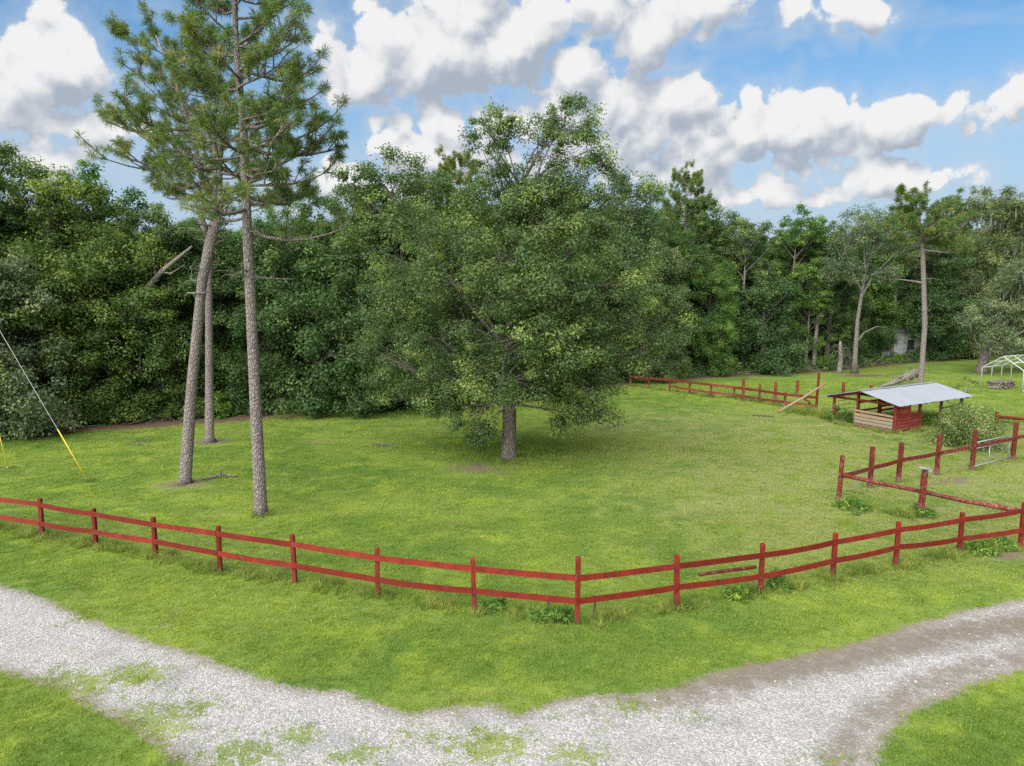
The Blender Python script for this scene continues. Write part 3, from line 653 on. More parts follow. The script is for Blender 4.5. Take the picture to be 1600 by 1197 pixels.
# ------------------------------------------------------------------ three pines at the left
def pines():
    b = g(408, 804); top = atY(366, -45, b.y).z
    wood, V, Fc, T = pine_mesh(21, [(0, 0, -.05, .27), (-.0, 0, .3, .215), (-.02, 0, 4, .185), (-.03, 0, 9, .155), (.0, 0, 12.5, .125), (-.12, 0, 15, .09), (-.05, 0, 17.4, .06), (.1, 0, top, .03)], 9.3,
                               lambda t, a: (3.4 - 1.9 * t) * (1.0 + .18 * math.cos(a)) * (.8 if t < .08 else 1), 26, dead=5,
                               limbs=[(atY(*p0, b.y) - b, atY(*p1, b.y + dy) - b) for p0, p1, dy in (((377, 320), (470, 300), .8), ((377, 290), (535, 262), .3), ((376, 255), (528, 205), -.6), ((376, 235), (540, 175), .4), ((375, 200), (525, 130), .2), ((375, 160), (505, 95), -.3), ((372, 110), (492, 30), .2), ((376, 270), (455, 262), -1.5), ((376, 245), (235, 232), -.8), ((376, 170), (290, 120), -.9), ((372, 90), (285, 20), .0), ((372, 70), (450, -10), .5), ((376, 215), (460, 205), -1.8), ((375, 180), (430, 175), -2.0))])
    t = tree_meshes('pine', wood, V, Fc, T)
    place_tree('pine_tree', t, b, 0, (1, 1, 1), 'tall straight pine with its bare trunk nearest the fence', 'bark_pine', 'needle')
    b = g(290, 755); q = lambda px, py: atY(px, py, b.y) - b
    A, B_, C_, D_, E_ = q(300, 600), q(316, 440), q(330, 372), q(344, 320), q(346, 150)
    tr = [(0, 0, -.05, .31), (.0, 0, .25, .235), (A.x, 0, A.z, .20), (B_.x, 0, B_.z, .185), (C_.x, 0, C_.z, .20), (D_.x, 0, D_.z, .125), (q(343, 240).x, .1, q(343, 240).z, .10), (E_.x, .2, E_.z, .075), (q(330, 60).x, .2, q(330, 60).z, .04)]
    fk = [(C_.x, 0, C_.z - .25, .15), (q(316, 345).x, -.05, q(316, 345).z, .13), (q(322, 305).x, -.05, q(322, 305).z, .11), (q(305, 220).x, -.1, q(305, 220).z, .08), (q(280, 130).x, -.3, q(280, 130).z, .07), (q(250, 60).x, -.3, q(250, 60).z, .03)]
    wood, V, Fc, T = pine_mesh(33, tr, D_.z + .2, lambda t, a: (3.5 - 2.0 * t) * (1.0 - .15 * math.cos(a)), 18, fork=fk, dead=7,
                               limbs=[(q(*p0), q(*p1) + Vector((0, dy, 0))) for p0, p1, dy in (((340, 262), (135, 222), .2), ((335, 250), (150, 250), -.8), ((320, 215), (128, 168), .3), ((310, 205), (165, 195), -.8), ((300, 180), (190, 95), .2), ((290, 150), (205, 60), -.6), ((275, 110), (225, 25), .3), ((345, 275), (215, 290), .6), ((343, 240), (270, 300), -1.5), ((340, 200), (240, 160), -1.6), ((335, 120), (255, 90), -1.8), ((330, 90), (270, 10), .3))])
    p = q(316, 458); wood.tube([p + Vector((-.62, -.1, -.10)), p + Vector((-.45, -.22, .0)), p + Vector((.1, -.25, .0)), p + Vector((.42, -.15, .06))], [.02, .035, .035, .018], 6)
    t = tree_meshes('pine', wood, V, Fc, T)
    place_tree('pine_tree', t, b, 0, (1, 1, 1), 'pine leaning to the right whose trunk forks high up', 'bark_pine', 'needle')
    b = g(328, 691); q = lambda px, py: atY(px, py, b.y) - b
    tr = [(0, 0, -.05, .38), (.0, 0, .3, .22), (q(327, 560).x, 0, q(327, 560).z, .185), (q(326, 430).x, 0, q(326, 430).z, .165), (q(336, 300).x, 0, q(336, 300).z, .135), (q(335, 180).x, .0, q(335, 180).z, .10), (q(330, 70).x, 0, q(330, 70).z, .05)]
    wood, V, Fc, T = pine_mesh(47, tr, q(330, 330).z, lambda t, a: (3.2 - 1.9 * t) * (1.0 - .1 * math.cos(a)), 18, dead=6)
    t = tree_meshes('pine', wood, V, Fc, T)
    place_tree('pine_tree', t, b, 0, (1, 1, 1), 'rear pine of the three, rising behind the leaning forked one', 'bark_pine', 'needle')
pines()

# ------------------------------------------------------------------ the wood behind: tree kinds
rs0 = np.random.RandomState(99)
KIND = {}
def make_kind(key, seed, h, w, base, n, dens=1.0, leaf=(.17, .10), per=130, twist=.25, tr=.24, crad=(.5, .95), cden=.9, lift=.5, lean=0.0, leafden=1.0):
    rs = np.random.RandomState(seed); lobes = auto_lobes(rs, h, w, base, n, dens)
    a, c = rs.uniform(-twist, twist, 2); tk = [(0, 0, -.1, tr * 1.45), (.02, 0, .4, tr), (a * .4 + lean * .3, c * .4, h * .3, tr * .85), (a + lean * .6, c, h * .58, tr * .48), (a * .6 + lean, c * .4, h * .84, tr * .10)]
    lobes = [(x + lean * z / h, *r_) if False else (x + lean * r_[1] / h, *r_) for x, *r_ in lobes for z in (0,)]
    wood, V, Fc, T = broadleaf(lobes, seed, tk, leaf, per, cden, crad, .35, lift=lift, leafden=leafden)
    t = tree_meshes(key, wood, V, Fc, T); t.h = h * 1.07; t.V = V; KIND[key] = t
make_kind('oakA', 101, 14, 9.0, 2.2, 26)
make_kind('oakB', 102, 13, 8.0, 1.8, 24)
make_kind('broadC', 103, 12, 8.5, 1.4, 24, per=140)
make_kind('tallD', 104, 15, 6.5, 3.0, 22, .95, crad=(.4, .85))
make_kind('openE', 105, 14, 7.0, 4.2, 18, .7, crad=(.40, .75), twist=.7)
make_kind('lowF', 106, 7, 7.5, .7, 22, per=150)
make_kind('tallG', 107, 14, 7.5, 1.2, 26, crad=(.45, .9))
make_kind('openH', 108, 13, 6.0, 3.6, 15, .66, crad=(.35, .7), twist=.8)
make_kind('lowI', 109, 6.5, 6.0, .5, 18, per=150)
mossme = {k: moss_mesh(np.random.RandomState(5), KIND[k].V, 700) for k in ('oakA', 'tallG', 'broadC')}
wood, V, Fc, T = pine_mesh(61, [(0, 0, -.1, .32), (0, 0, .4, .24), (.05, 0, 6, .20), (.1, 0, 10, .16), (-.1, 0, 13, .10), (.2, 0, 15.5, .03)], 9.5, lambda t, a: 3.4 - 1.9 * t, 30, needles=34, nw=.020, tuft=(.24, .36), dead=5)
KIND['pine'] = tree_meshes('pine', wood, V, Fc, T); KIND['pine'].h = 15.5

def row_tree(px, back, top, key, leaf, bark, label, wk=1.0, kind='tree', moss=False, rz=None, base=None):
    p = edge_pt(px, back) if base is None else base
    zt = atY(px, top, p.y).z; s = zt / KIND[key].h
    ex = (('moss', mossme[key], M['moss']),) if moss else ()
    return place_tree(kind, KIND[key], p, rz if rz is not None else random.Random(px * 7 + top).uniform(0, 6.28), (s * wk, s * wk, s), label, bark, leaf, 'trees along the edge of the wood', ex)
row_tree(-230, 3, 235, 'oakA', 'oak2', 'bark_dark', 'dark oak far along the wood beyond the guy wires, outermost at left', 1.1, 'oak_tree')
row_tree(-90, 3, 225, 'tallG', 'green', 'bark_dark', 'green tree standing just beyond the left end of the wood', 1.1)
row_tree(18, 5, 205, 'tallD', 'oak2', 'bark_dark', 'tallest dark tree at the left edge of the photo', 1.1)
row_tree(20, -.2, 418, 'lowF', 'grey', 'bark_dark', 'silvery grey-green low oak at the left, behind the guy wire', .85, 'oak_tree')
row_tree(105, 3.5, 258, 'oakB', 'yellow', 'bark_dark', 'yellow-green tree rising behind the silvery low oak', 1.05)
row_tree(172, 5, 262, 'openH', 'green', 'bark_dark', 'thin-topped tree right of the yellow-green one, left of the pines', 1.25)
row_tree(205, 2.2, 345, 'broadC', 'yellow', 'bark_dark', 'rounded yellow-green tree below the leaning dead trunk', 1.1)
row_tree(270, 3, 318, 'tallG', 'oak2', 'bark_dark', 'dark tree directly behind the leaning forked pine', 1.0)
row_tree(345, 4, 335, 'broadC', 'dark', 'bark_dark', 'dark rounded tree between the forked pine and the straight pine', 1.1)
row_tree(425, 2.5, 345, 'oakB', 'dark', 'bark_dark', 'very dark full tree just right of the straight pine trunk', 1.1)
row_tree(470, 6, 312, 'oakA', 'green', 'bark_dark', 'green tree top behind the dark tree beside the straight pine', 1.0)
row_tree(510, 1.8, 390, 'lowF', 'dark', 'bark_dark', 'low dark tree at the wood edge halfway from pines to oak', 1.0)
row_tree(558, 5, 258, 'openE', 'oak2', 'bark_oak', 'airy tree with a feathery top right of the pine crowns', 1.1)
row_tree(632, 2.0, 238, 'oakA', 'oak', 'bark_oak', 'broad oak behind and left of the big lawn oak', 1.15, 'oak_tree', rz=1.0)
row_tree(600, -.6, 430, 'lowF', 'oak2', 'bark_oak', 'low oak with limbs to the grass left of the big oak', .95, 'oak_tree', rz=2.0)
row_tree(722, 7, 252, 'pine', 'needle', 'bark_pine', 'pine top showing just left of the big oak leaders', .75, 'pine_tree')
row_tree(745, 4, 300, 'oakB', 'dark', 'bark_dark', 'dark tree hidden behind the left side of the big oak', 1.1)
row_tree(860, 5, 300, 'oakA', 'oak2', 'bark_dark', 'dark tree hidden behind the right side of the big oak', 1.1)
row_tree(968, 3, 266, 'oakB', 'oak', 'bark_oak', 'oak with a ragged top right of the big oak leaders', 1.0, 'oak_tree', rz=.5)
row_tree(1022, -.8, 372, 'broadC', 'olive', 'bark_oak', 'olive-green oak spreading over the end of the back fence', .85, 'oak_tree', rz=3.1)
row_tree(1064, 9, 276, 'pine', 'needle', 'bark_pine', 'pine with a round tufted top above the olive oak', .8, 'pine_tree', rz=2.2)
row_tree(1108, 1.0, 400, 'broadC', 'green', 'bark_dark', 'fresh green rounded tree right of the olive oak', .8, rz=4.1)
row_tree(1122, 6, 336, 'tallD', 'oak2', 'bark_dark', 'dark tree standing behind the fresh green rounded tree', 1.0)
row_tree(1160, 3.6, 332, 'openE', 'oak', 'bark_pale', 'tree with pale bare limbs showing through its thin crown', 1.0, rz=.3)
row_tree(1192, .8, 440, 'lowI', 'dark', 'bark_dark', 'dark blue-green low tree right of the fresh green one', 1.1)
row_tree(1236, 4, 326, 'openH', 'green', 'bark_oak', 'slim tree with a forked top above the dark low tree', 1.15, rz=1.5)
row_tree(1258, 1.2, 400, 'openE', 'green', 'bark_pale', 'green tree behind the broken snag', .9)
row_tree(1290, 3, 352, 'openH', 'oak2', 'bark_oak', 'dark tree left of the pale forked tree', 1.1)
row_tree(1392, 3, 338, 'pine', 'needle', 'bark_pine', 'brown-trunked pine between the pale forked tree and the lone pine', .8, 'pine_tree', rz=4.0)
row_tree(1352, 7, 335, 'oakB', 'green', 'bark_dark', 'green tree behind the pale forked tree', 1.1)
row_tree(1425, 5, 350, 'broadC', 'dark', 'bark_dark', 'dark tree directly behind the lone pine', 1.1)
row_tree(1482, 3, 305, 'tallG', 'olive', 'bark_oak', 'moss-hung tree just right of the lone pine', 1.2, moss=True)
row_tree(1545, 4, 292, 'oakA', 'olive', 'bark_oak', 'tall grey-green moss-hung tree above the white carport frame', 1.1, moss=True)
row_tree(1610, 5, 305, 'oakB', 'oak', 'bark_dark', 'tall dark tree at the right edge of the photo', 1.1)
row_tree(1690, 3, 305, 'tallG', 'oak2', 'bark_dark', 'dark tree beyond the right end of the wood', 1.1)
row_tree(1790, 3, 320, 'oakA', 'green', 'bark_dark', 'green outermost tree past the right end of the wood', 1.1)

# the lone pine behind the shed
def lone_pine():
    b = g(1438, 606); q = lambda px, py: atY(px, py, b.y) - b; top = q(1440, 300).z
    wood, V, Fc, T = pine_mesh(77, [(0, 0, -.05, .30), (.0, 0, .3, .21), (.0, 0, 5, .185), (q(1442, 400).x, 0, q(1442, 400).z, .17), (q(1440, 360).x, .1, q(1440, 360).z, .10), (q(1432, 325).x, 0, q(1432, 325).z, .07), (q(1425, 300).x, 0, top, .03)],
                               q(1440, 400).z, lambda t, a: 2.6 - 1.4 * t, 10, needles=40, nw=.018, tuft=(.28, .44), dead=3,
                               limbs=[(q(*p0), q(*p1) + Vector((0, dy, 0))) for p0, p1, dy in (((1436, 345), (1400, 300), .3), ((1438, 350), (1432, 296), -.5), ((1442, 370), (1480, 310), .4), ((1442, 375), (1530, 300), .2), ((1442, 378), (1515, 335), -.8), ((1442, 385), (1500, 375), .5), ((1440, 375), (1372, 350), .2), ((1440, 365), (1398, 345), -1.2), ((1441, 390), (1530, 385), -.4), ((1440, 380), (1420, 350), -1.6), ((1442, 372), (1465, 350), -1.8), ((1442, 365), (1505, 296), .9), ((1441, 388), (1480, 360), 1.6))])
    rnd = random.Random(3)
    wood.tube(bend(q(1441, 442), q(1398, 436), rnd, .08, 4), [.10, .08, .06, .045, .02], 6, False)
    t = tree_meshes('pine', wood, V, Fc, T)
    place_tree('pine_tree', t, b, 0, (1, 1, 1), 'tall lone pine with a flat tufted crown behind the tin shed', 'bark_pine', 'needle')
lone_pine()
def forked_tree():
    b = g(1335, 584); q = lambda px, py, dy=0: atY(px, py, b.y + dy) - b; s = b.y / F
    wood = MB(); rnd = random.Random(8); rs = np.random.RandomState(8)
    st = [q(1335, 584), q(1336, 560), q(1340, 500), q(1347, 455), q(1352, 425)]
    wood.tube(st, [.36, .21, .175, .145, .10], 10)
    limbs = [((1345, 465), (1365, 430), (1395, 400), (1425, 380)), ((1352, 425), (1350, 390), (1345, 350), (1340, 330)), ((1352, 425), (1368, 380), (1385, 350), (1392, 335)), ((1338, 535), (1350, 520), (1370, 510), (1385, 512)), ((1347, 455), (1330, 420), (1320, 390), (1318, 370)), ((1360, 430), (1385, 425), (1400, 420), (1410, 412))]
    for i, l in enumerate(limbs): wood.tube([q(*p, rnd.uniform(-.2, .2)) for p in l], [.10, .075, .05, .02], 6, False)
    lob = [(1340, 345, 34, 28), (1385, 345, 30, 24), (1318, 380, 28, 26), (1355, 385, 36, 26), (1400, 380, 30, 22), (1330, 425, 22, 22), (1420, 375, 24, 18), (1368, 365, 30, 24), (1300, 420, 20, 20), (1385, 425, 22, 16)]
    Vs, Fs, Ts, nb = [], [], [], 0
    for px, py, rx, rz in lob:
        c = q(px, py); k = 20; d = unit(rs.normal(size=(k, 3))); C = np.array([c.x, 0, c.z]) + d * np.array([rx * s, rx * s, rz * s]) * (.4 + .6 * rs.rand(k))[:, None]
        V, Fc, T = leaf_cloud(rs, C, rs.uniform(.4, .8, k), 80, .18, .10, lift=.3); Vs.append(V); Fs.append(Fc + nb); Ts.append(T); nb += len(V)
        for j in range(5): wood.tube(bend((c.x, 0, c.z - rz * s), C[j], rnd, .1, 3), [.05, .035, .025, .01], 4, False)
    t = tree_meshes('t', wood, np.concatenate(Vs), np.concatenate(Fs), np.concatenate(Ts))
    place_tree('tree', t, b, 0, (1, 1, 1), 'pale-trunked forked tree with thin grey-green crown behind the shed', 'bark_pale', 'grey')
forked_tree()
def right_oak():
    b = g(1533, 583); q = lambda px, py, dy=0: atY(px, py, b.y + dy) - b; s = b.y / F
    lob = [(1560, 500, 40, 30), (1590, 470, 46, 36), (1620, 440, 50, 34), (1545, 530, 30, 24), (1585, 525, 40, 28), (1630, 510, 46, 36), (1660, 470, 46, 40), (1600, 425, 30, 20), (1535, 505, 24, 20), (1670, 530, 40, 30)]
    lobes = [(q(px, py).x, rs0.uniform(-2, 2), q(px, py).z, rx * s, rx * s, rz * s, 1.0) for px, py, rx, rz in lob]
    tr = [(0, 0, -.1, .75), (0, 0, .3, .50), (.3, 0, 2, .45), (1.6, .1, 4.2, .34), (3.2, .1, 6.5, .2)]
    wood, V, Fc, T = broadleaf(lobes, 71, tr, (.19, .11), 130, .85, (.5, .95), .35)
    t = tree_meshes('t', wood, V, Fc, T)
    place_tree('oak_tree', t, b, 0, (1, 1, 1), 'pale grey-green oak spreading over the white carport frame', 'bark_oak', 'grey', None, (('moss', moss_mesh(np.random.RandomState(9), V, 500, .3, 1.0), M['moss']),))
right_oak()
def snags():
    b = g(1311, 583); rnd = random.Random(2); s = MB(); s.tube([(0, 0, -.05), (.02, 0, .3), (.08, 0, 1.4), (.0, .05, 2.5), (-.05, 0, 3.0)], [.34, .22, .20, .17, .10], 9)
    e = empty('dead_tree', b); tag(e, 'short broken dead snag left of the pale forked tree', 'dead tree'); s.build('trunk', M['dead'], e, True)
    f = MB()
    for i in range(26):
        a = rnd.uniform(0, 6.28); z = rnd.uniform(1.3, 2.6); L = rnd.uniform(.6, 1.3); f.tube([(0, 0, z), (math.cos(a) * L * .6, math.sin(a) * L * .6, z + .1), (math.cos(a) * L, math.sin(a) * L, z - rnd.uniform(.3, 1.0))], [.03, .022, .006], 4, False)
    f.build('dead_branch', M['moss'], e)
    b = g(1271, 578); s = MB(); s.tube([(0, 0, -.05), (0, 0, .4), (.05, 0, 3), (.2, 0, 5.5), (.25, 0, 6.6)], [.30, .22, .18, .14, .06], 8); s.tube([(.1, 0, 4.0), (.7, .1, 5.2), (.95, .1, 6.6)], [.10, .08, .03], 6)
    e = empty('dead_tree', b); tag(e, 'tall slim dead trunk with two bare prongs in the wood edge', 'dead tree'); s.build('trunk', M['dead'], e, True)
    # leaning dead trunk at left
    Y = edge_pt(240, 1.0).y; p0 = atY(150, 545, Y); p0.z = max(p0.z, .2); a = atY(201, 483, Y); c = atY(252, 425, Y); d = atY(300, 385, Y)
    root = Vector((atY(60, 665, Y).x, Y, 0)); e = empty('dead_tree', root); s = MB()
    s.tube([q - root for q in (root, p0, a, c, d)], [.26, .24, .20, .15, .06], 9)
    m1 = a.lerp(c, .85) - root; s.tube([m1, m1 + Vector((-.05, -.1, .9)), m1 + Vector((-.05, -.1, 1.6))], [.06, .045, .02], 5)
    m2 = c - root; s.tube([m2, m2 + Vector((.6, -.1, -.1)), m2 + Vector((1.4, -.1, .4))], [.06, .045, .015], 5)
    tag(e, 'long pale dead trunk leaning across the trees left of the pines', 'dead tree'); s.build('trunk', M['dead'], e, True)
snags()

# ------------------------------------------------------------------ scattered instances (stuff)
def scatter(name, P, rot, scl, src, label, mats=None, tilt=None):
    me = bpy.data.meshes.new(name); me.vertices.add(len(P)); me.vertices.foreach_set('co', P.astype(np.float32).ravel())
    a = me.attributes.new('rot', 'FLOAT_VECTOR', 'POINT'); rv = np.zeros((len(P), 3), np.float32); rv[:, 2] = rot
    if tilt is not None: rv[:, :2] = tilt
    a.data.foreach_set('vector', rv.ravel())
    a = me.attributes.new('scl', 'FLOAT_VECTOR', 'POINT'); sv = scl if scl.ndim == 2 else np.repeat(scl[:, None], 3, 1); a.data.foreach_set('vector', sv.astype(np.float32).ravel())
    a = me.attributes.new('pick', 'INT', 'POINT'); a.data.foreach_set('value', np.random.RandomState(len(P)).randint(0, len(src), len(P)).astype(np.int32))
    o = bpy.data.objects.new(name, me); COL.objects.link(o); tag(o, label, kind='stuff')
    gt = bpy.data.node_groups.new(name, 'GeometryNodeTree'); gt.interface.new_socket('Geometry', in_out='INPUT', socket_type='NodeSocketGeometry'); gt.interface.new_socket('Geometry', in_out='OUTPUT', socket_type='NodeSocketGeometry')
    N = gt.nodes; L = gt.links; gi = N.new('NodeGroupInput'); go = N.new('NodeGroupOutput'); ins = N.new('GeometryNodeInstanceOnPoints')
    mp = N.new('GeometryNodeMeshToPoints'); L.new(gi.outputs[0], mp.inputs['Mesh']); L.new(mp.outputs[0], ins.inputs['Points'])
    gg = N.new('GeometryNodeGeometryToInstance')
    for so_ in reversed(src):
        oi = N.new('GeometryNodeObjectInfo'); oi.inputs['Object'].default_value = so_; oi.inputs['As Instance'].default_value = True; L.new(oi.outputs['Geometry'], gg.inputs[0]) if len(src) == 1 else None
        if len(src) > 1:
            if 'jg' not in locals(): jg = N.new('GeometryNodeJoinGeometry')
            L.new(oi.outputs['Geometry'], jg.inputs[0])
    if len(src) == 1: L.new(oi.outputs['Geometry'], ins.inputs['Instance'])
    else:
        L.new(jg.outputs[0], ins.inputs['Instance']); ins.inputs['Pick Instance'].default_value = True
    N.remove(gg)
    def at(nm, typ, sock):
        nd = N.new('GeometryNodeInputNamedAttribute'); nd.data_type = typ; nd.inputs[0].default_value = nm; L.new(nd.outputs[0], sock)
    at('pick', 'INT', ins.inputs['Instance Index']); at('scl', 'FLOAT_VECTOR', ins.inputs['Scale'])
    nd = N.new('GeometryNodeInputNamedAttribute'); nd.data_type = 'FLOAT_VECTOR'; nd.inputs[0].default_value = 'rot'
    er = N.new('FunctionNodeEulerToRotation'); L.new(nd.outputs[0], er.inputs[0]); L.new(er.outputs[0], ins.inputs['Rotation'])
    L.new(ins.outputs[0], go.inputs[0]); md = o.modifiers.new('scatter', 'NODES'); md.node_group = gt; return o
def source(name, me, mat):
    if not me.materials: me.materials.append(mat)
    return bpy.data.objects.new(name, me)
def tuft_mesh(seed, n, rad, h, w, spread=.6, seg=1):
    rs = np.random.RandomState(seed); V = []; Fq = []
    for i in range(n):
        a, r = rs.rand() * 6.28, rad * rs.rand() ** .6; b = np.array([math.cos(a) * r, math.sin(a) * r, -.005]); L = h * rs.uniform(.5, 1.15)
        d = unit(np.array([math.cos(a) * spread * rs.rand() + rs.normal() * .25, math.sin(a) * spread * rs.rand() + rs.normal() * .25, 1.0])); f = rs.rand() * 6.28; s = np.array([math.cos(f), math.sin(f), 0]) * w * rs.uniform(.7, 1.3)
        k = len(V); m = b + d * L * .55; t = b + d * L; t[:2] += d[:2] * L * .35; t[2] -= .12 * L
        V += [b - s * .5, b + s * .5, m + s * .45, m - s * .45, t]; Fq += [(k, k + 1, k + 2, k + 3), (k + 3, k + 2, k + 4)]
    me = bpy.data.meshes.new('tuft'); me.from_pydata([tuple(map(float, v)) for v in V], [], Fq); return me
def bad_spots(P):
    keep = np.ones(len(P), bool)
    for x, y, r in PATCH: keep &= ~((np.hypot(P[:, 0] - x, P[:, 1] - y) < r * .8) & (np.random.RandomState(3).rand(len(P)) < .75))
    return keep
EP = [edge_pt(px, -1.9 if px < 440 else -.8) for px in range(-480, 1880, 40)]
EDGE_POLY = [(p.x, p.y) for p in EP] + [(EP[-1].x, -5), (EP[0].x, -5)]
def lawn_points(seed, y0, y1, dens):
    rs = np.random.RandomState(seed); wid = lambda y: .80 * y + 1.5
    n = int(dens * (wid(y0) + wid(y1)) * (y1 - y0)); Y = y0 + (y1 - y0) * rs.rand(n); X = (rs.rand(n) * 2 - 1) * wid(y1); P = np.stack([X, Y], 1)[np.abs(X) < wid(Y)]
    P = P[inside(P, EDGE_POLY)]; return P, rs
def grass():
    src = [source('grass_tuft', tuft_mesh(s, 15, .085, .062, .0085, .9), M['blade']) for s in (1, 2, 3)]
    allP, allS = [], []
    for seed, y0, y1, dens, sc in ((1, 8.2, 15, 270, 1.0), (2, 15, 23, 140, 1.25), (3, 23, 36, 48, 1.8), (4, 36, 60, 14, 2.6)):
        P, rs = lawn_points(seed, y0, y1, dens); m, d, gr = drive_masks(P)
        u = rs.rand(len(P)); keep = (u > np.clip((m - .42) / .2, 0, 1)) | ((m > .4) & (u < gr * .42)); keep &= bad_spots(P); P = P[keep]
        allP.append(P); allS.append(sc * rs.uniform(.6, 1.25, len(P)))
    P = np.concatenate(allP); S = np.concatenate(allS); rs = np.random.RandomState(8); sv = np.stack([S, S, S ** .55 * rs.uniform(.5, 1.15, len(S)) * np.where(rs.rand(len(S)) < .06, 1.9, 1.0)], 1)
    scatter('grass', np.concatenate([P, np.full((len(P), 1), .004)], 1), rs.rand(len(P)) * 6.28, sv, src, 'short mown green grass of the lawn', tilt=rs.normal(size=(len(P), 2)) * .12)
grass()
def stones():
    src = []
    for s in range(3):
        rs = np.random.RandomState(s); v = np.array([(1, 0, 0), (-1, 0, 0), (0, 1, 0), (0, -1, 0), (0, 0, .7), (0, 0, -.5)]) * rs.uniform(.7, 1.25, (6, 3)); me = bpy.data.meshes.new('stone')
        me.from_pydata([tuple(map(float, q)) for q in v], [], [(0, 2, 4), (2, 1, 4), (1, 3, 4), (3, 0, 4), (2, 0, 5), (1, 2, 5), (3, 1, 5), (0, 3, 5)]); src.append(source('gravel_stone', me, M['stone']))
    rs = np.random.RandomState(4); n = 150000; P = np.stack([rs.uniform(-16, 15, n), rs.uniform(8.3, 18.5, n)], 1); P = P[np.abs(P[:, 0]) < .80 * P[:, 1] + 1.5]
    m, d, gr = drive_masks(P); pr = np.clip((m - .52) * 4, 0, 1) * np.clip(1.05 - d * 1.75, .03, 1) * np.clip(1 - gr * .8, .1, 1); P = P[rs.rand(len(P)) < pr]
    S = np.clip(.0100 * np.exp(rs.normal(size=len(P)) * .38), .006, .034); scatter('gravel', np.concatenate([P, np.full((len(P), 1), .010)], 1), rs.rand(len(P)) * 6.28, S, src, 'loose white limestone gravel on the driveway', tilt=rs.normal(size=(len(P), 2)) * .5)
stones()

FRONT = [(-110, 752, 812), (-22, 764, 826), (67, 777, 840), (150, 793, 854), (244, 807, 871), (344, 820, 895), (461, 833, 911), (590, 854, 932), (741, 870, 957), (902, 868, 974), (1057, 865, 951), (1188, 847, 926), (1301, 831, 902), (1399, 813, 886), (1499, 799, 864), (1594, 784, 854)]
PEN = [(1310, 710, 785), (1359, 697, 762), (1403, 690, 754), (1463, 677, 742), (1518, 671, 735), (1582, 659, 719), (1660, 645, 702)]
BACK = [(985, 592, 603), (1014, 592, 607), (1046, 594, 612), (1077, 597, 616), (1111, 600, 621), (1147, 604, 622), (1186, 599, 629), (1226, 612, 636), (1275, 582, 640)]
def tall_grass():
    src = [source('tall_tuft', tuft_mesh(s, 24, .10, .30, .013, .8), M['tall']) for s in (11, 12, 13)]
    rs = np.random.RandomState(12); Q = []; S = []
    def along(pts, dens, sc, wid):
        for a, b in zip(pts, pts[1:]):
            n = int((b - a).length * dens); nr = Vector((a.y - b.y, b.x - a.x, 0)).normalized()
            ph = rs.rand() * 6
            for _ in range(n):
                t = rs.rand(); k = .55 + .45 * math.sin(t * 9 + ph); 
                if rs.rand() > .35 + .65 * k: continue
                p = a.lerp(b, t) + nr * rs.normal() * wid; Q.append((p.x, p.y, .0)); S.append(sc * rs.uniform(.45, 1.15) * (.6 + .5 * k))
    along([g(x, b) for x, t, b in FRONT], 50, .95, .17); along([g(x, b) for x, t, b in PEN], 12, .7, .18); along([g(1310, 787), g(1438, 808)], 60, 1.15, .28); along([g(x, b) for x, t, b in BACK], 16, 1.2, .3)
    along([g(1230, 640), g(1300, 655)], 50, 2.0, .4); along([g(1300, 661), g(1391, 679)], 18, 1.0, .2); along([g(1391, 679), g(1440, 672)], 22, 1.0, .2); along([g(1440, 665), g(1500, 650)], 30, 1.8, .6); along([g(1560, 660), g(1680, 650)], 30, 2.2, .5)
    along([g(775, 722), g(815, 722)], 60, .8, .25); along([g(392, 806), g(424, 806)], 60, .75, .15); along([g(275, 757), g(300, 757)], 16, .6, .2); along([g(130, 752), g(146, 752)], 40, .9, .15)
    for px in range(440, 1700, 14):
        for _ in range(5):
            p = edge_pt(px, rs.uniform(-.6, 1.6)); Q.append((p.x, p.y, 0)); S.append(rs.uniform(1.0, 2.4))
    Q = np.array(Q); S = np.array(S)
    scatter('tall_grass', Q, rs.rand(len(Q)) * 6.28, S, src, 'unmown taller grass along the fences and trunks')
tall_grass()

def bush_mesh(seed, r, h, k, per, leaf, base=.1):
    rs = np.random.RandomState(seed); d = unit(rs.normal(size=(k, 3))); d[:, 2] = np.abs(d[:, 2]) * 1.1 - .1
    C = d * np.array([r, r, h]) * (.45 + .55 * rs.rand(k))[:, None]; C[:, 2] = np.maximum(C[:, 2], base)
    V, Fc, T = leaf_cloud(rs, C, rs.uniform(.25, .45, k) * r, per, leaf, leaf * .58, shell=.3)
    V[:, 2] = np.maximum(V[:, 2], .01); return V, Fc, T, C
def undergrowth():
    src = []
    for s, mt in ((1, 'dark'), (2, 'green'), (3, 'oak2'), (4, 'yellow')):
        V, Fc, T, C = bush_mesh(s + 40, 1.0, 1.2, 26, 90, .15); src.append(source('undergrowth_bush', np_mesh('bush', V, Fc, T), M[mt]))
    rs = np.random.RandomState(31); Q = []; S = []
    for px in range(-460, 1860, 13):
        for _ in range(3):
            p = edge_pt(px, abs(rs.normal()) * 2.2 + .5); Q.append((p.x, p.y, 0)); S.append(rs.uniform(.45, 1.25))
        for _ in range(3):
            if 1345 < px < 1420: continue
            p = edge_pt(px, rs.uniform(3, 14)); Q.append((p.x, p.y, 0)); S.append(rs.uniform(1.2, 2.4))
    Q = np.array(Q); scatter('undergrowth', Q, rs.rand(len(Q)) * 6.28, np.array(S), src, 'dense low undergrowth below the trees of the wood')
undergrowth()
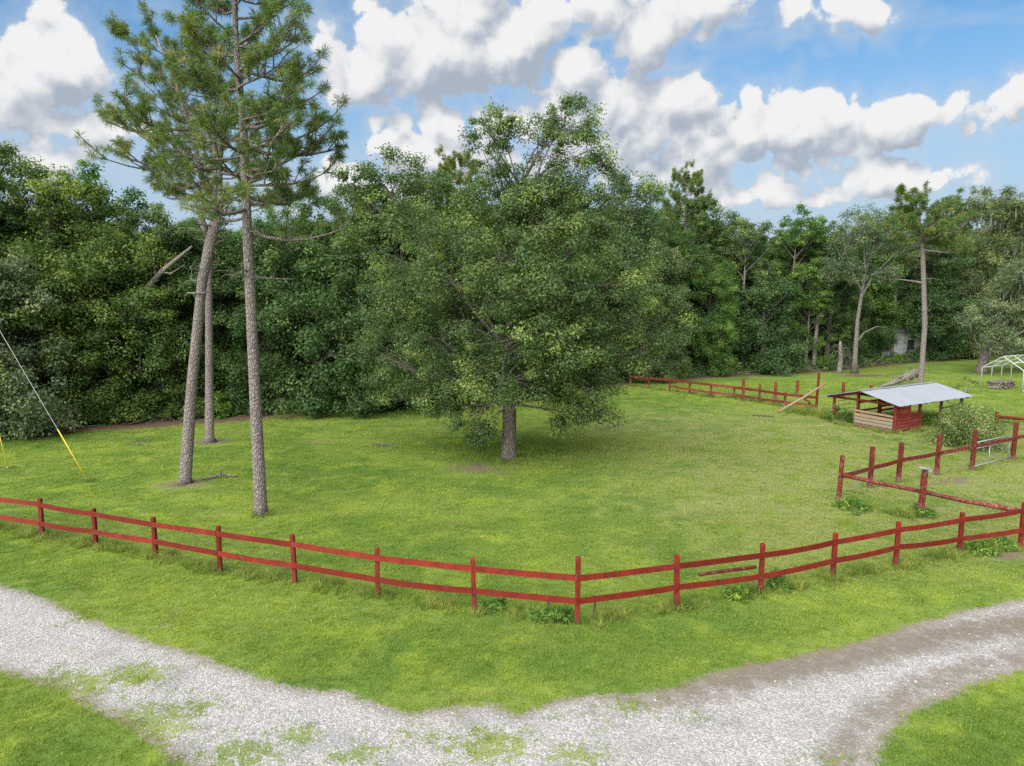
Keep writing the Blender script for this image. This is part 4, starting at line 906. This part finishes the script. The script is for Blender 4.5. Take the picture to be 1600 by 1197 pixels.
def deep_wood():
    src = []
    for key, mt in (('oakA', 'oak2'), ('oakB', 'dark'), ('tallG', 'green'), ('tallD', 'oak2'), ('broadC', 'dark')):
        me = KIND[key].crown.copy(); me.materials.clear(); src.append(source('deep_wood_crown', me, M[mt]))
    tk = source('deep_wood_trunk', KIND['tallD'].wood.copy(), M['bark_dark'])
    rs = np.random.RandomState(77); Q = []; S = []
    for px in range(-480, 1880, 26):
        for b0, b1, hh in ((5, 8, .66), (9, 13, .78), (14, 20, .88), (22, 30, .95)):
            if 1355 < px < 1405 and b0 < 9: continue
            p = edge_pt(px + rs.uniform(-14, 14), rs.uniform(b0, b1)); want = 330 if 180 < px < 560 else (345 if px > 1080 else 300)
            zt = atY(800, want + 30 * rs.rand(), p.y).z; Q.append((p.x, p.y, 0)); S.append(min(1.2, zt / 15.2) * rs.uniform(.86, 1.0))
    Q = np.array(Q); S = np.array(S); scatter('woods', Q, rs.rand(len(Q)) * 6.28, np.stack([S * 1.1, S * 1.1, S], 1), src, 'mass of dark trees deep in the wood')
deep_wood()

# ------------------------------------------------------------------ fences
rf = random.Random(4)
def post_obj(parent, p, h, w, mat, lean=(0, 0), name='post', round_=False):
    rot = Matrix.Rotation(lean[0], 3, 'X') @ Matrix.Rotation(lean[1], 3, 'Y') @ Matrix.Rotation(rf.uniform(-.15, .15), 3, 'Z')
    m = MB(); c = Vector(p) + rot @ Vector((0, 0, h / 2 - .03))
    if round_: m.tube([c + rot @ Vector((0, 0, -h / 2)), c, c + rot @ Vector((0, 0, h / 2 - .02)), c + rot @ Vector((0, 0, h / 2))], [w * .56, w * .53, w * .5, w * .42], 9)
    else: m.box(c, (w, w, h), rot, .97, .012)
    return m.build(name, mat, parent)
def front_fence():
    e = empty('rail_fence', (0, 0, 0)); o0 = g(902, 974); e.location = o0
    tag(e, 'red two-rail board fence bending at a corner post in front of the lawn', 'fence')
    B = [g(x, b) - o0 for x, t, b in FRONT]; T = []
    for (x, t, b), p in zip(FRONT, B):
        y = p.y + o0.y; h = atY(x, t, y).z; T.append(h); post_obj(e, p, h, .112 if x != 902 else .125, M['red'], (rf.uniform(-.02, .02), rf.uniform(-.025, .025)))
    UPR = [(-110, 770), (-22, 776), (67, 788), (150, 803), (244, 820), (344, 834), (461, 851), (590, 872), (741, 889), (902, 904), (1057, 885), (1188, 868), (1301, 847), (1399, 828), (1499, 812), (1594, 797)]
    LWR = [(-110, 793), (-22, 803), (67, 818), (150, 831), (244, 846), (344, 865), (461, 884), (590, 906), (741, 924), (902, 940), (1057, 918), (1188, 901), (1301, 876), (1399, 855), (1499, 842), (1594, 829)]
    for nm, pr in (('upper', UPR), ('lower', LWR)):
        for i in range(len(B) - 1):
            a, b = B[i], B[i + 1]; d = (b - a).normalized(); out = Vector((d.y, -d.x, 0)) * .082
            za = atY(*pr[i], a.y + o0.y - .1).z; zb = atY(*pr[i + 1], b.y + o0.y - .1).z
            ex = d * (.05 if i not in (8, 9) else .0)
            m = MB().plank(a + Vector((0, 0, za)) - d * .0, b + Vector((0, 0, zb)), .136, .036, rf.uniform(.0, .035), 6, out, .003, rf)
            m.build('rail', M['red'], e)
    # diagonal brace and the two stakes by the corner
    m = MB(); a = B[11] + Vector((-.1, .12, .62)); b = B[10] + Vector((.55, .15, .78)); m.tube([a, b], [.045, .045], 6); m.build('brace', M['red_old'], e)
    for px in (857, 930):
        p = g(px, 962) - o0; m = MB(); m.box(p + Vector((0, .1, .21)), (.05, .03, .46), Matrix.Rotation(.06, 3, 'Y')); m.build('stake', M['wood_dark'], e)
    # woven wire behind the boards of the left run
    m = MB()
    for i in range(0, 6):
        a, b = B[i], B[i + 1]; d = b - a; out = Vector((-d.y, d.x, 0)).normalized() * .07
        for z in (.12, .27, .42, .57, .72, .87): m.tube([a + out + Vector((0, 0, z)), b + out + Vector((0, 0, z))], .0018, 3, False)
        for k in range(15): q = a.lerp(b, k / 15) + out; m.tube([q + Vector((0, 0, .03)), q + Vector((0, 0, .9))], .0015, 3, False)
    w = m.build('wire_mesh', M['wire'], e); w['kind'] = 'stuff'
    p = g(1078, 884); m = MB(); rr = random.Random(6)
    m.tube([(-.30, 0, .03), (-.12, .02, .05), (.1, 0, .06), (.32, .03, .03)], [.015, .05, .06, .02], 7); m.tube([(-.05, -.08, .05), (.22, .06, .09)], [.035, .02], 6)
    o = m.build('plastic_scrap', M['tarp'], None, True); o.location = (p.x, p.y, 0); tag(o, 'dark blue plastic scrap on the grass behind the fence', 'scrap')
front_fence()
def pen_fence():
    o0 = g(1310, 785); e = empty('pen_fence', o0); tag(e, 'red single-rail pen fence of tall posts right of the lawn', 'fence')
    B = []
    for x, t, b in PEN:
        p = g(x, b); h = atY(x, t, p.y).z; B.append(p - o0); post_obj(e, p - o0, h, .15, M['red_old'], (rf.uniform(-.02, .02), rf.uniform(.0, .03)), round_=(x == 1310))
    RA = [(1310, 744), (1359, 731), (1403, 719), (1463, 708), (1518, 697), (1582, 684), (1660, 667)]
    for i in range(len(B) - 1):
        a, b = B[i], B[i + 1]; d = (b - a).normalized(); out = Vector((d.y, -d.x, 0)) * .10
        za = atY(*RA[i], a.y + o0.y - .1).z; zb = atY(*RA[i + 1], b.y + o0.y - .1).z
        MB().plank(a + Vector((0, 0, za)), b + Vector((0, 0, zb)), .15, .045, .01, 4, out, .004, rf).build('rail', M['red_old'], e)
    # heavy round rail to the front fence, over the capped post
    p1 = g(1438, 806); h = atY(1440, 733, p1.y).z; post_obj(e, p1 - o0, h, .16, M['red_old'], (.0, .03))
    pe = g(1594, 854)
    A = atY(1316, 742, o0.y - .1) - o0; Bm = atY(1440, 768, p1.y + .1) - o0; Ce = atY(1588, 797, pe.y + .12) - o0
    MB().tube([A, A.lerp(Bm, .5) + Vector((0, 0, -.02)), Bm], [.075, .07, .065], 9).build('rail', M['red_old'], e, True)
    MB().tube([Bm, Bm.lerp(Ce, .5) + Vector((0, 0, -.03)), Ce], [.07, .075, .08], 9).build('rail', M['red_old'], e, True)
    q = B[1]; MB().tube([q + Vector((-.05, -.1, .75)), q + Vector((-.95, -.5, .05))], [.02, .02], 5).build('brace', M['dead'], e)
    c = p1 - o0 + Vector((.04, 0, h + .01)); m = MB(); m.box(c + Vector((0, 0, .02)), (.32, .24, .03), Matrix.Rotation(.15, 3, 'Y') @ Matrix.Rotation(.3, 3, 'Z')); m.box(c + Vector((.13, -.03, -.05)), (.14, .10, .09), Matrix.Rotation(.3, 3, 'Z')); m.build('post_cap', M['galv'], e)
    return B, o0
PB, PO = pen_fence()
def pipe_gate():
    a = PB[4] + PO; b = PB[5] + PO; e = empty('pipe_gate', a); tag(e, 'galvanized pipe gate with wire infill between two pen posts', 'gate')
    d = (b - a); d.z = 0; L = d.length; u = d.normalized(); off = Vector((u.y, -u.x, 0)) * -.12
    f = lambda s, z: u * (L * s) + off + Vector((0, 0, z))
    for z in (1.12, .86, .10): MB().tube([f(.04, z), f(.96, z)], .024, 8).build('pipe', M['galv'], e, True)
    for s in (.04, .47, .96): MB().tube([f(s, .10), f(s, 1.12 if s != .47 else .86)], .020, 8).build('pipe', M['galv'], e, True)
    m = MB()
    for k in range(22): s = .05 + .9 * k / 21; m.tube([f(s, .1), f(s, .86)], .0016, 3, False)
    for k in range(7): z = .12 + k * .11; m.tube([f(.04, z), f(.96, z)], .0016, 3, False)
    w = m.build('wire_mesh', M['wire'], e); w['kind'] = 'stuff'
pipe_gate()
def back_fence():
    o0 = g(1186, 629); e = empty('rail_fence', o0); tag(e, 'weathered red two-rail fence running from the wood towards the shed', 'fence')
    B = []
    for x, t, b in BACK:
        p = g(x, b); h = max(.7, atY(x, t, p.y).z); B.append(p - o0); post_obj(e, p - o0, h, .13, M['red_far'], (rf.uniform(-.02, .02), rf.uniform(-.03, .03)))
    p = g(1160, 627); post_obj(e, p - o0 + Vector((0, -.1, 0)), atY(1160, 591, p.y).z, .17, M['red_far'])
    U = [(985, 588), (1014, 591), (1046, 593), (1077, 597), (1111, 601), (1147, 605), (1186, 610), (1226, 616), (1275, 621)]
    Lo = [(985, 600), (1014, 602), (1046, 603), (1077, 608), (1111, 613), (1147, 618), (1186, 623), (1226, 628), (1275, 634)]
    for j, pr in enumerate((U, Lo)):
        for i in range(2 if j else 0, len(B) - 1):
            a, b = B[i], B[i + 1]; d = (b - a).normalized(); out = Vector((d.y, -d.x, 0)) * .09
            if out.y > 0: out = -out
            za = max(.25, atY(*pr[i], a.y + o0.y).z); zb = max(.25, atY(*pr[i + 1], b.y + o0.y).z)
            MB().plank(a + Vector((0, 0, za)), b + Vector((0, 0, zb)), .17, .05, .01, 3, out, .004, rf).build('rail', M['red_far'], e)
    q = B[-1]; MB().tube([q + Vector((-.1, .1, .15)), q + Vector((-1.0, .1, .95))], [.06, .06], 6).build('brace', M['red_far'], e)
    # line of single posts farther back
    NM = {1211: 'first', 1245: 'second', 1317: 'third', 1360: 'fourth', 1458: 'last'}
    for x, t, b in ((1211, 597, 624), (1245, 594, 619), (1317, 597, 621), (1360, 601, 621), (1458, 596, 630)):
        p = g(x, b); o = post_obj(None, Vector((0, 0, 0)), atY(x, t, p.y).z, .17, M['red_far'], (0, rf.uniform(-.03, .03)), 'fence_post'); o.location = p
        tag(o, f'{NM[x]} lone red post in the row behind the tin shed, counted from the leaning pole', 'post', 'lone posts behind the shed')
    a = g(1216, 645); b_ = atY(1293, 597, g(1275, 637).y - 1.0); o = MB().tube([(0, 0, .06), (b_ - a) * .5 + Vector((0, 0, -.03)), b_ - a], [.075, .07, .06], 9).build('leaning_pole', M['pole'], None, True)
    o.location = a; tag(o, 'long peeled pole leaning against the end post of the back fence', 'pole')
    a = g(1176, 650); b_ = g(1208, 652); o = MB().plank((0, 0, .05), b_ - a + Vector((0, 0, .05)), .06, .14).build('plank', M['wood_dark'], None); o.location = a; tag(o, 'brown plank lying in the grass by the leaning pole', 'plank')
    a = g(1558, 650, .55); b_ = g(1680, 660, .75); e2 = empty('rail_fence', (a.x, a.y, 0)); tag(e2, 'short red rail at the right edge behind the bush', 'fence')
    MB().tube([(0, 0, .5), (b_ - a) * .5 + Vector((0, 0, .52)), b_ - a + Vector((0, 0, .5))], [.09, .09, .09], 8).build('rail', M['red_far'], e2, True)
    for s in (.02, .98): post_obj(e2, Vector(((b_ - a).x * s, (b_ - a).y * s + .15, 0)), .8, .15, M['red_far'])
back_fence()

# ------------------------------------------------------------------ the shed
def shed():
    O = Vector((18.45, 40.45, 0)); U = Vector((.86, .51, 0)).normalized(); V = Vector((U.y, -U.x, 0)); Wd, Ln = 3.75, 6.7; EV, RD = 1.62, 2.08
    e = empty('open_shed', O); e.rotation_euler = (0, 0, math.atan2(U.y, U.x)); tag(e, 'low open red shed with a pale tin gable roof beside the pens', 'shed')
    L = lambda u, v, z=0: Vector((u, -v, z))          # local: x along the ridge, -y towards the near side
    I = Matrix.Identity(3)
    def pst(u, v, h, mat='red_old', w=.13): MB().box(L(u, v, h / 2 - .02), (w, w, h), I, .98, .01).build('post', M[mat], e)
    zr = lambda v: EV + (RD - EV) * (1 - abs(v - Wd / 2) / (Wd / 2)) - .06
    for u in (0.06, 2.35, 4.45, 6.55):
        for v in (.06, Wd - .06): pst(u, v, EV - .07, 'wood_dark' if u > 4 else 'red_old')
    pst(.06, 1.5, zr(1.5), 'red_old', .10); pst(2.35, 1.4, zr(1.4), 'red', .15)
    for u in (.06, 2.35, 4.45, 6.55):                  # tie beams and rafters
        MB().plank(L(u + .09, -.2, EV - .13), L(u + .09, Wd + .2, EV - .13), .13, .045, 0, 2).build('beam', M['red_far'], e)
        for s in (-1, 1):
            v1 = Wd / 2 + s * (Wd / 2 + .34); z1 = EV - (RD - EV) * .34 / (Wd / 2) - .06
            MB().plank(L(u - .07, Wd / 2 + s * .02, RD - .07), L(u - .07, v1, z1 - .01), .12, .045, 0, 2).build('rafter', M['red_old'], e)
    MB().plank(L(-.32, Wd / 2, RD - .08), L(Ln + .2, Wd / 2, RD - .08), .12, .05, 0, 2).build('ridge_beam', M['red_old'], e)
    for v in (.06, Wd - .06): MB().plank(L(-.3, v + (.09 if v > 1 else -.09), EV - .10), L(Ln + .1, v + (.09 if v > 1 else -.09), EV - .10), .10, .045, 0, 2).build('beam', M['wood_dark'], e)
    # corrugated roof sheets, seven to a side
    for s in (-1, 1):
        for k in range(8):
            u0 = -.38 + k * .92; n = 12; m = MB(); vs = []; zo = .012 * (k % 2)
            for t in (0, 1):
                v = Wd / 2 + s * (.0 if t == 0 else Wd / 2 + .42); z = RD if t == 0 else EV - (RD - EV) * .42 / (Wd / 2)
                for i in range(n + 1): vs.append(L(u0 + .95 * i / n, v, z + .012 * (1 if i % 2 else -1) + zo + (.0 if s < 0 else .003)))
            fs = [(i, i + 1, n + 2 + i, n + 1 + i) for i in range(n)]; b = len(vs); vs2 = vs + [q + Vector((0, 0, .005)) for q in vs]
            fs2 = [f[::-1] for f in fs] + [tuple(i + b for i in f) for f in fs]
            m.add(vs2, fs2).build('roof_sheet', M['metal'], e)
    MB().plank(L(-.38, Wd / 2, RD + .03), L(Ln + .35, Wd / 2, RD + .03), .02, .24, 0, 2).build('ridge_cap', M['metal'], e)
    # red board wall on the near long side
    nb = 8; bh = (EV - .16) / nb
    for k in range(nb):
        z = .08 + bh * (k + .5); o_ = rf.uniform(-.006, .006)
        MB().plank(L(-.03, Wd + .03 + o_, z), L(1.22, Wd + .03 + o_, z), bh - .022, .035, 0, 2).build('wall_board', M['red_wall'], e)
        if k < 5: MB().plank(L(1.24, Wd + .02 + o_, z), L(2.42, Wd + .02 + o_, z), bh - .022, .035, 0, 2).build('wall_board', M['red_wall'], e)
    pst(1.23, Wd + .03, EV - .08, 'red_wall', .09); pst(-.04, Wd + .02, EV - .06, 'red_wall', .12)
    # bare feed boards across the gable
    for k, (z, hgt, mt) in enumerate(((.14, .13, 'red_old'), (.31, .16, 'wood'), (.50, .16, 'wood'), (.69, .15, 'pole'))):
        MB().plank(L(-.05, 1.42, z + .02), L(-.05, Wd - .1, z - .02), hgt, .04, .005, 3).build('feed_board', M[mt], e)
    MB().plank(L(-.03, 1.42, .93), L(-.03, Wd - .1, .87), .10, .05, .0, 2).build('feed_board', M['pole'], e)
    MB().box(L(.3, 2.55, .66), (.55, 2.1, .04)).build('trough_floor', M['wood_dark'], e)
    for z in (.35, .6, .85): MB().plank(L(4.5, .12, z), L(6.5, .12, z), .12, .04, 0, 2).build('side_rail', M['wood_dark'], e)
    for z in (.45, .72, .95): MB().plank(L(4.5, Wd - .12, z), L(6.5, Wd - .12, z + .05), .10, .04, 0, 2).build('side_rail', M['wood_dark'], e)
    MB().plank(L(2.3, .10, 1.0), L(4.4, .10, 1.0), .11, .04, 0, 2).build('side_rail', M['red_far'], e); MB().plank(L(2.3, .10, .5), L(4.4, .10, .5), .11, .04, 0, 2).build('side_rail', M['red_far'], e)
    # wire panel gate on the far side
    m = MB()
    for z in (.2, .45, .7, .95, 1.2): m.tube([L(.2, -.1, z), L(2.2, -.1, z)], .012, 5)
    for u in (.2, .7, 1.2, 1.7, 2.2): m.tube([L(u, -.1, .1), L(u, -.1, 1.25)], .012, 5)
    m.build('wire_panel', M['galv'], e)
shed()

# ------------------------------------------------------------------ small things
def carport():
    a = g(1532, 607); b = g(1597, 614); v = b - a; W_ = v.length; v.normalize(); u = Vector((-v.y, v.x, 0)); 
    if u.x < 0: u = -u
    e = empty('carport_frame', a); tag(e, 'white pipe carport frame without a roof at the right edge', 'carport'); EV, PK = 1.72, 2.62
    for k in range(4):
        o = u * (k * 1.5); p = [o + Vector((0, 0, 0)), o + Vector((0, 0, EV - .12)), o + v * .10 + Vector((0, 0, EV)), o + v * W_ * .5 + Vector((0, 0, PK)), o + v * (W_ - .10) + Vector((0, 0, EV)), o + v * W_ + Vector((0, 0, EV - .12)), o + v * W_]
        MB().tube(p, .042, 7, up=u).build('hoop', M['white'], e, True)
    for w_, z in ((0.02, EV - .05), (.5, PK), (.98, EV - .05), (.27, (EV + PK) / 2), (.73, (EV + PK) / 2)):
        MB().tube([v * W_ * w_ + Vector((0, 0, z)), v * W_ * w_ + u * 4.5 + Vector((0, 0, z))], .034, 7).build('purlin', M['white'], e, True)
    MB().tube([v * W_ + Vector((0, 0, .05)), v * W_ + u * 1.5 + Vector((0, 0, .9))], .03, 6).build('brace', M['white'], e)
    c = g(1563, 607); e = empty('woodpile', c, math.atan2(u.y, u.x) - .2); tag(e, 'low weathered pile of split logs under the carport frame', 'woodpile'); r = random.Random(9)
    for k in range(24):
        i, j = k % 8, k // 8; p = Vector((-.8 + i * .24 + (j % 2) * .1, r.uniform(-.08, .08), .12 + j * .19)); q = Vector((r.uniform(-.03, .03), .45, r.uniform(-.03, .03)))
        MB().tube([p - q, p + q], [.11 * r.uniform(.8, 1.05)] * 2, 7).build('log', M[r.choice(('dead', 'dead', 'bark_oak', 'wood_dark'))], e)
carport()
def fallen_log():
    a = g(1375, 607); b = g(1432, 603); e = empty('fallen_tree', a); tag(e, 'grey fallen tree trunk lying beside the lone pine behind the shed', 'log'); d = b - a; r = random.Random(12)
    MB().tube([Vector((0, 0, .15)), d * .3 + Vector((0, 0, .35)), d * .65 + Vector((0, 0, .75)), d * .95 + Vector((0, 0, 1.05)), d + Vector((.1, 0, 1.1))], [.08, .18, .28, .40, .32], 9).build('trunk', M['dead'], e, True)
    m = MB()
    for k in range(9):
        s = r.uniform(.35, 1); p = d * s + Vector((0, 0, .2 + .9 * s)); m.tube([p, p + Vector((r.uniform(-.3, .3), r.uniform(-.5, .5), r.uniform(-.2, .5))), p + Vector((r.uniform(-.6, .6), r.uniform(-.9, .9), r.uniform(-.5, .6)))], [.07, .05, .02], 5)
    m.tube([d * .85 + Vector((0, 0, 1.0)), d * .8 + Vector((0, -.3, 0))], [.10, .07], 6); m.build('branch', M['dead'], e)
fallen_log()
def bushes():
    def bush(name, label, p, r, h, k, per, leaf, mt, seed, cat='bush'):
        V, Fc, T, C = bush_mesh(seed, r, h, k, per, leaf); e = empty(name, p); tag(e, label, cat); rr = random.Random(seed)
        m = MB()
        for j in range(0, len(C), 2): m.tube(bend((rr.uniform(-.08, .08), rr.uniform(-.08, .08), 0), C[j], rr, .1, 3), [.022 * r, .016 * r, .011 * r, .006], 4, False)
        m.build('stem', M['dead'], e); link('foliage', np_mesh('foliage', V, Fc, T), M[mt], e); return e
    bush('shrub', 'yellow-green bush standing between the shed and the pen fence', g(1508, 696), 1.7, 2.2, 95, 170, .10, 'bush', 3, 'shrub')
    bush('sapling', 'small pale sapling behind the shed near the carport', g(1510, 614), .8, 1.5, 12, 40, .13, 'bush', 4, 'sapling')
    for i, (px, py, r, h, lab) in enumerate(((845, 966, .32, .22, 'low leafy weed left of the corner post'), (872, 970, .42, .30, 'fuller leafy weed touching the left side of the corner post'), (770, 948, .28, .2, 'yellowish weed patch right of the post before the corner'),
        (1152, 936, .32, .34, 'bright leafy weed between the braced fence posts'), (1213, 921, .36, .46, 'tall arching weed just right of the braced fence post'), (1525, 862, .55, .34, 'broad weed mound near the end post of the front fence'), (1560, 856, .45, .3, 'smaller weed mound touching the end post'),
        (1440, 806, .5, .34, 'leafy weed around the foot of the capped pen post'), (1335, 797, .6, .42, 'dense dark weed beside the round pen corner post'), (1315, 660, .8, .9, 'green weeds growing behind the front post of the shed'), (1440, 663, .9, .8, 'deep green weeds at the open end of the shed'))):
        bush('weed', lab, g(px, py), r, h, 14, 60, .085 if py > 790 else .13, 'weedleaf', 20 + i, 'weed')
M['weedleaf'] = mat_leaf('weed_foliage', (.030, .085, .012), (.075, .150, .022), (.130, .200, .035), fr=.75)
bushes()
def guy_wires():
    pole = Vector((-31.0, 30.0, 0)); e = empty('utility_pole', pole); tag(e, 'wooden utility pole just outside the picture, where the guy wires lead', 'pole')
    MB().tube([(0, 0, -.05), (0, 0, 5.5), (0, 0, 11.5)], [.17, .15, .12], 10).build('pole', M['dead'], e, True); MB().box((0, 0, 10.9), (2.4, .1, .12)).build('crossarm', M['dead'], e)
    for (anc, px, py, lab, ln) in (((137, 751), 105, 700, 'grey guy wire with a yellow guard anchored in the lawn at left', None), ((12, 733), 0, 683, 'second guy wire with a yellow guard at the very left edge', None)):
        a = g(*anc); w = empty('guy_wire', a); tag(w, lab, 'guy wire')
        if anc[0] == 137:
            far = atY(-30, 466, a.y + .8); d = (far - a).normalized(); top = a + d * ((9.5 - a.z) / d.z)
        else:
            far = atY(0, 683, a.y + .2); d = (far - a).normalized(); top = a + d * 9
        n = 2.35
        MB().tube([Vector((0, 0, 0)), top - a], .009, 5).build('wire', M['wire'], w); MB().tube([d * .12, d * n], .021, 7).build('guard', M['yguard'], w, True)
        MB().tube([Vector((0, 0, -.05)), d * .16], .02, 6).build('anchor_rod', M['galv'], w)
        if anc[0] == 137: e.location = (top.x, top.y, 0)
guy_wires()
def ground_bits():
    a = g(312, 751); b = g(373, 746); d = b - a; e = empty('fallen_branch', a); tag(e, 'grey fallen branch on the grass right of the leaning forked pine', 'branch'); m = MB()
    m.tube([(0, 0, .04), d * .3 + Vector((0, .1, .10)), d * .55 + Vector((0, .15, .16)), d * .8 + Vector((0, 0, .08)), d + Vector((0, 0, .05))], [.035, .06, .055, .045, .02], 7); m.tube([d * .5 + Vector((0, .1, .14)), d * .55 + Vector((.1, .1, .5))], [.03, .01], 5); m.build('limb', M['dead'], e, True)
    r = random.Random(15)
    for px, py, lab in ((214, 692, 'small heap of dead twigs on the lawn left of the forked pine'), (598, 696, 'little scrap of dead branch in the grass left of the big oak')):
        p = g(px, py); m = MB(); k = .55 if px < 300 else .35
        for _ in range(16): x, y = r.uniform(-k, k), r.uniform(-k, k); a_ = r.uniform(0, 6.28); m.tube([(x, y, .03), (x + math.cos(a_) * .35, y + math.sin(a_) * .35, r.uniform(.03, .16))], [.018, .01], 4)
        o = m.build('twig_heap', M['dead'], None); o.location = p; tag(o, lab, 'twigs')
    m = MB()
    for px in range(1120, 1420, 3):
        for _ in range(2):
            p = edge_pt(px, r.uniform(-.3, 2.0)); L = r.uniform(.4, 1.8); a_ = r.uniform(0, 6.28); m.tube([p + Vector((0, 0, .05)), p + Vector((math.cos(a_) * L, math.sin(a_) * L, r.uniform(.05, .9)))], [.035, .012], 4, False)
    for px in list(range(-60, 480, 9)) + list(range(980, 1120, 5)):
        p = edge_pt(px, r.uniform(-.9, 1.0)); L = r.uniform(.3, 1.2); a_ = r.uniform(0, 6.28); m.tube([p + Vector((0, 0, .04)), p + Vector((math.cos(a_) * L, math.sin(a_) * L, r.uniform(.03, .35)))], [.03, .01], 4, False)
    tag(m.build('brushwood_debris', M['dead'], None), 'dead brushwood scattered along the edge of the wood', kind='stuff')
    for k, (px, d0, lean, hgt, lab) in enumerate(((1216, -.3, -.35, 1.9, 'pale dead pole leaning at the wood edge right of the dark low tree'), (243, .4, -.8, 1.3, 'short pale stick leaning at the wood edge behind the forked pine'), (1130, -.2, .5, 1.6, 'pale stick leaning at the wood edge behind the back fence'))):
        p = edge_pt(px, d0); o = MB().tube([(0, 0, 0), (lean * hgt, .1, hgt)], [.06, .035], 6).build('leaning_stick', M['bark_pale'], None); o.location = p; tag(o, lab, 'stick')
    # pale house glimpsed through the wood
    p = edge_pt(1382, 9); e = empty('house', p, .3); tag(e, 'pale house glimpsed through the trees behind the pale forked tree', 'house')
    MB().box((0, 0, 1.6), (9, 6, 3.2)).build('wall', M['house'], e)
    MB().add([(-4.9, -3.5, 3.2), (4.9, -3.5, 3.2), (4.9, 3.5, 3.2), (-4.9, 3.5, 3.2), (-4.9, 0, 5.0), (4.9, 0, 5.0)], [(0, 1, 5, 4), (2, 3, 4, 5), (0, 4, 3), (1, 2, 5), (3, 2, 1, 0)]).build('roof', M['shingle'], e)
    for x in (-2.6, 0.4, 2.8): w = MB().box((x, -3.03, 1.7), (1.1, .05, 1.3)).build('window', M['white'], e); MB().box((x, -3.065, 1.7), (.95, .03, 1.15)).build('pane', M['glass'], w)
ground_bits()
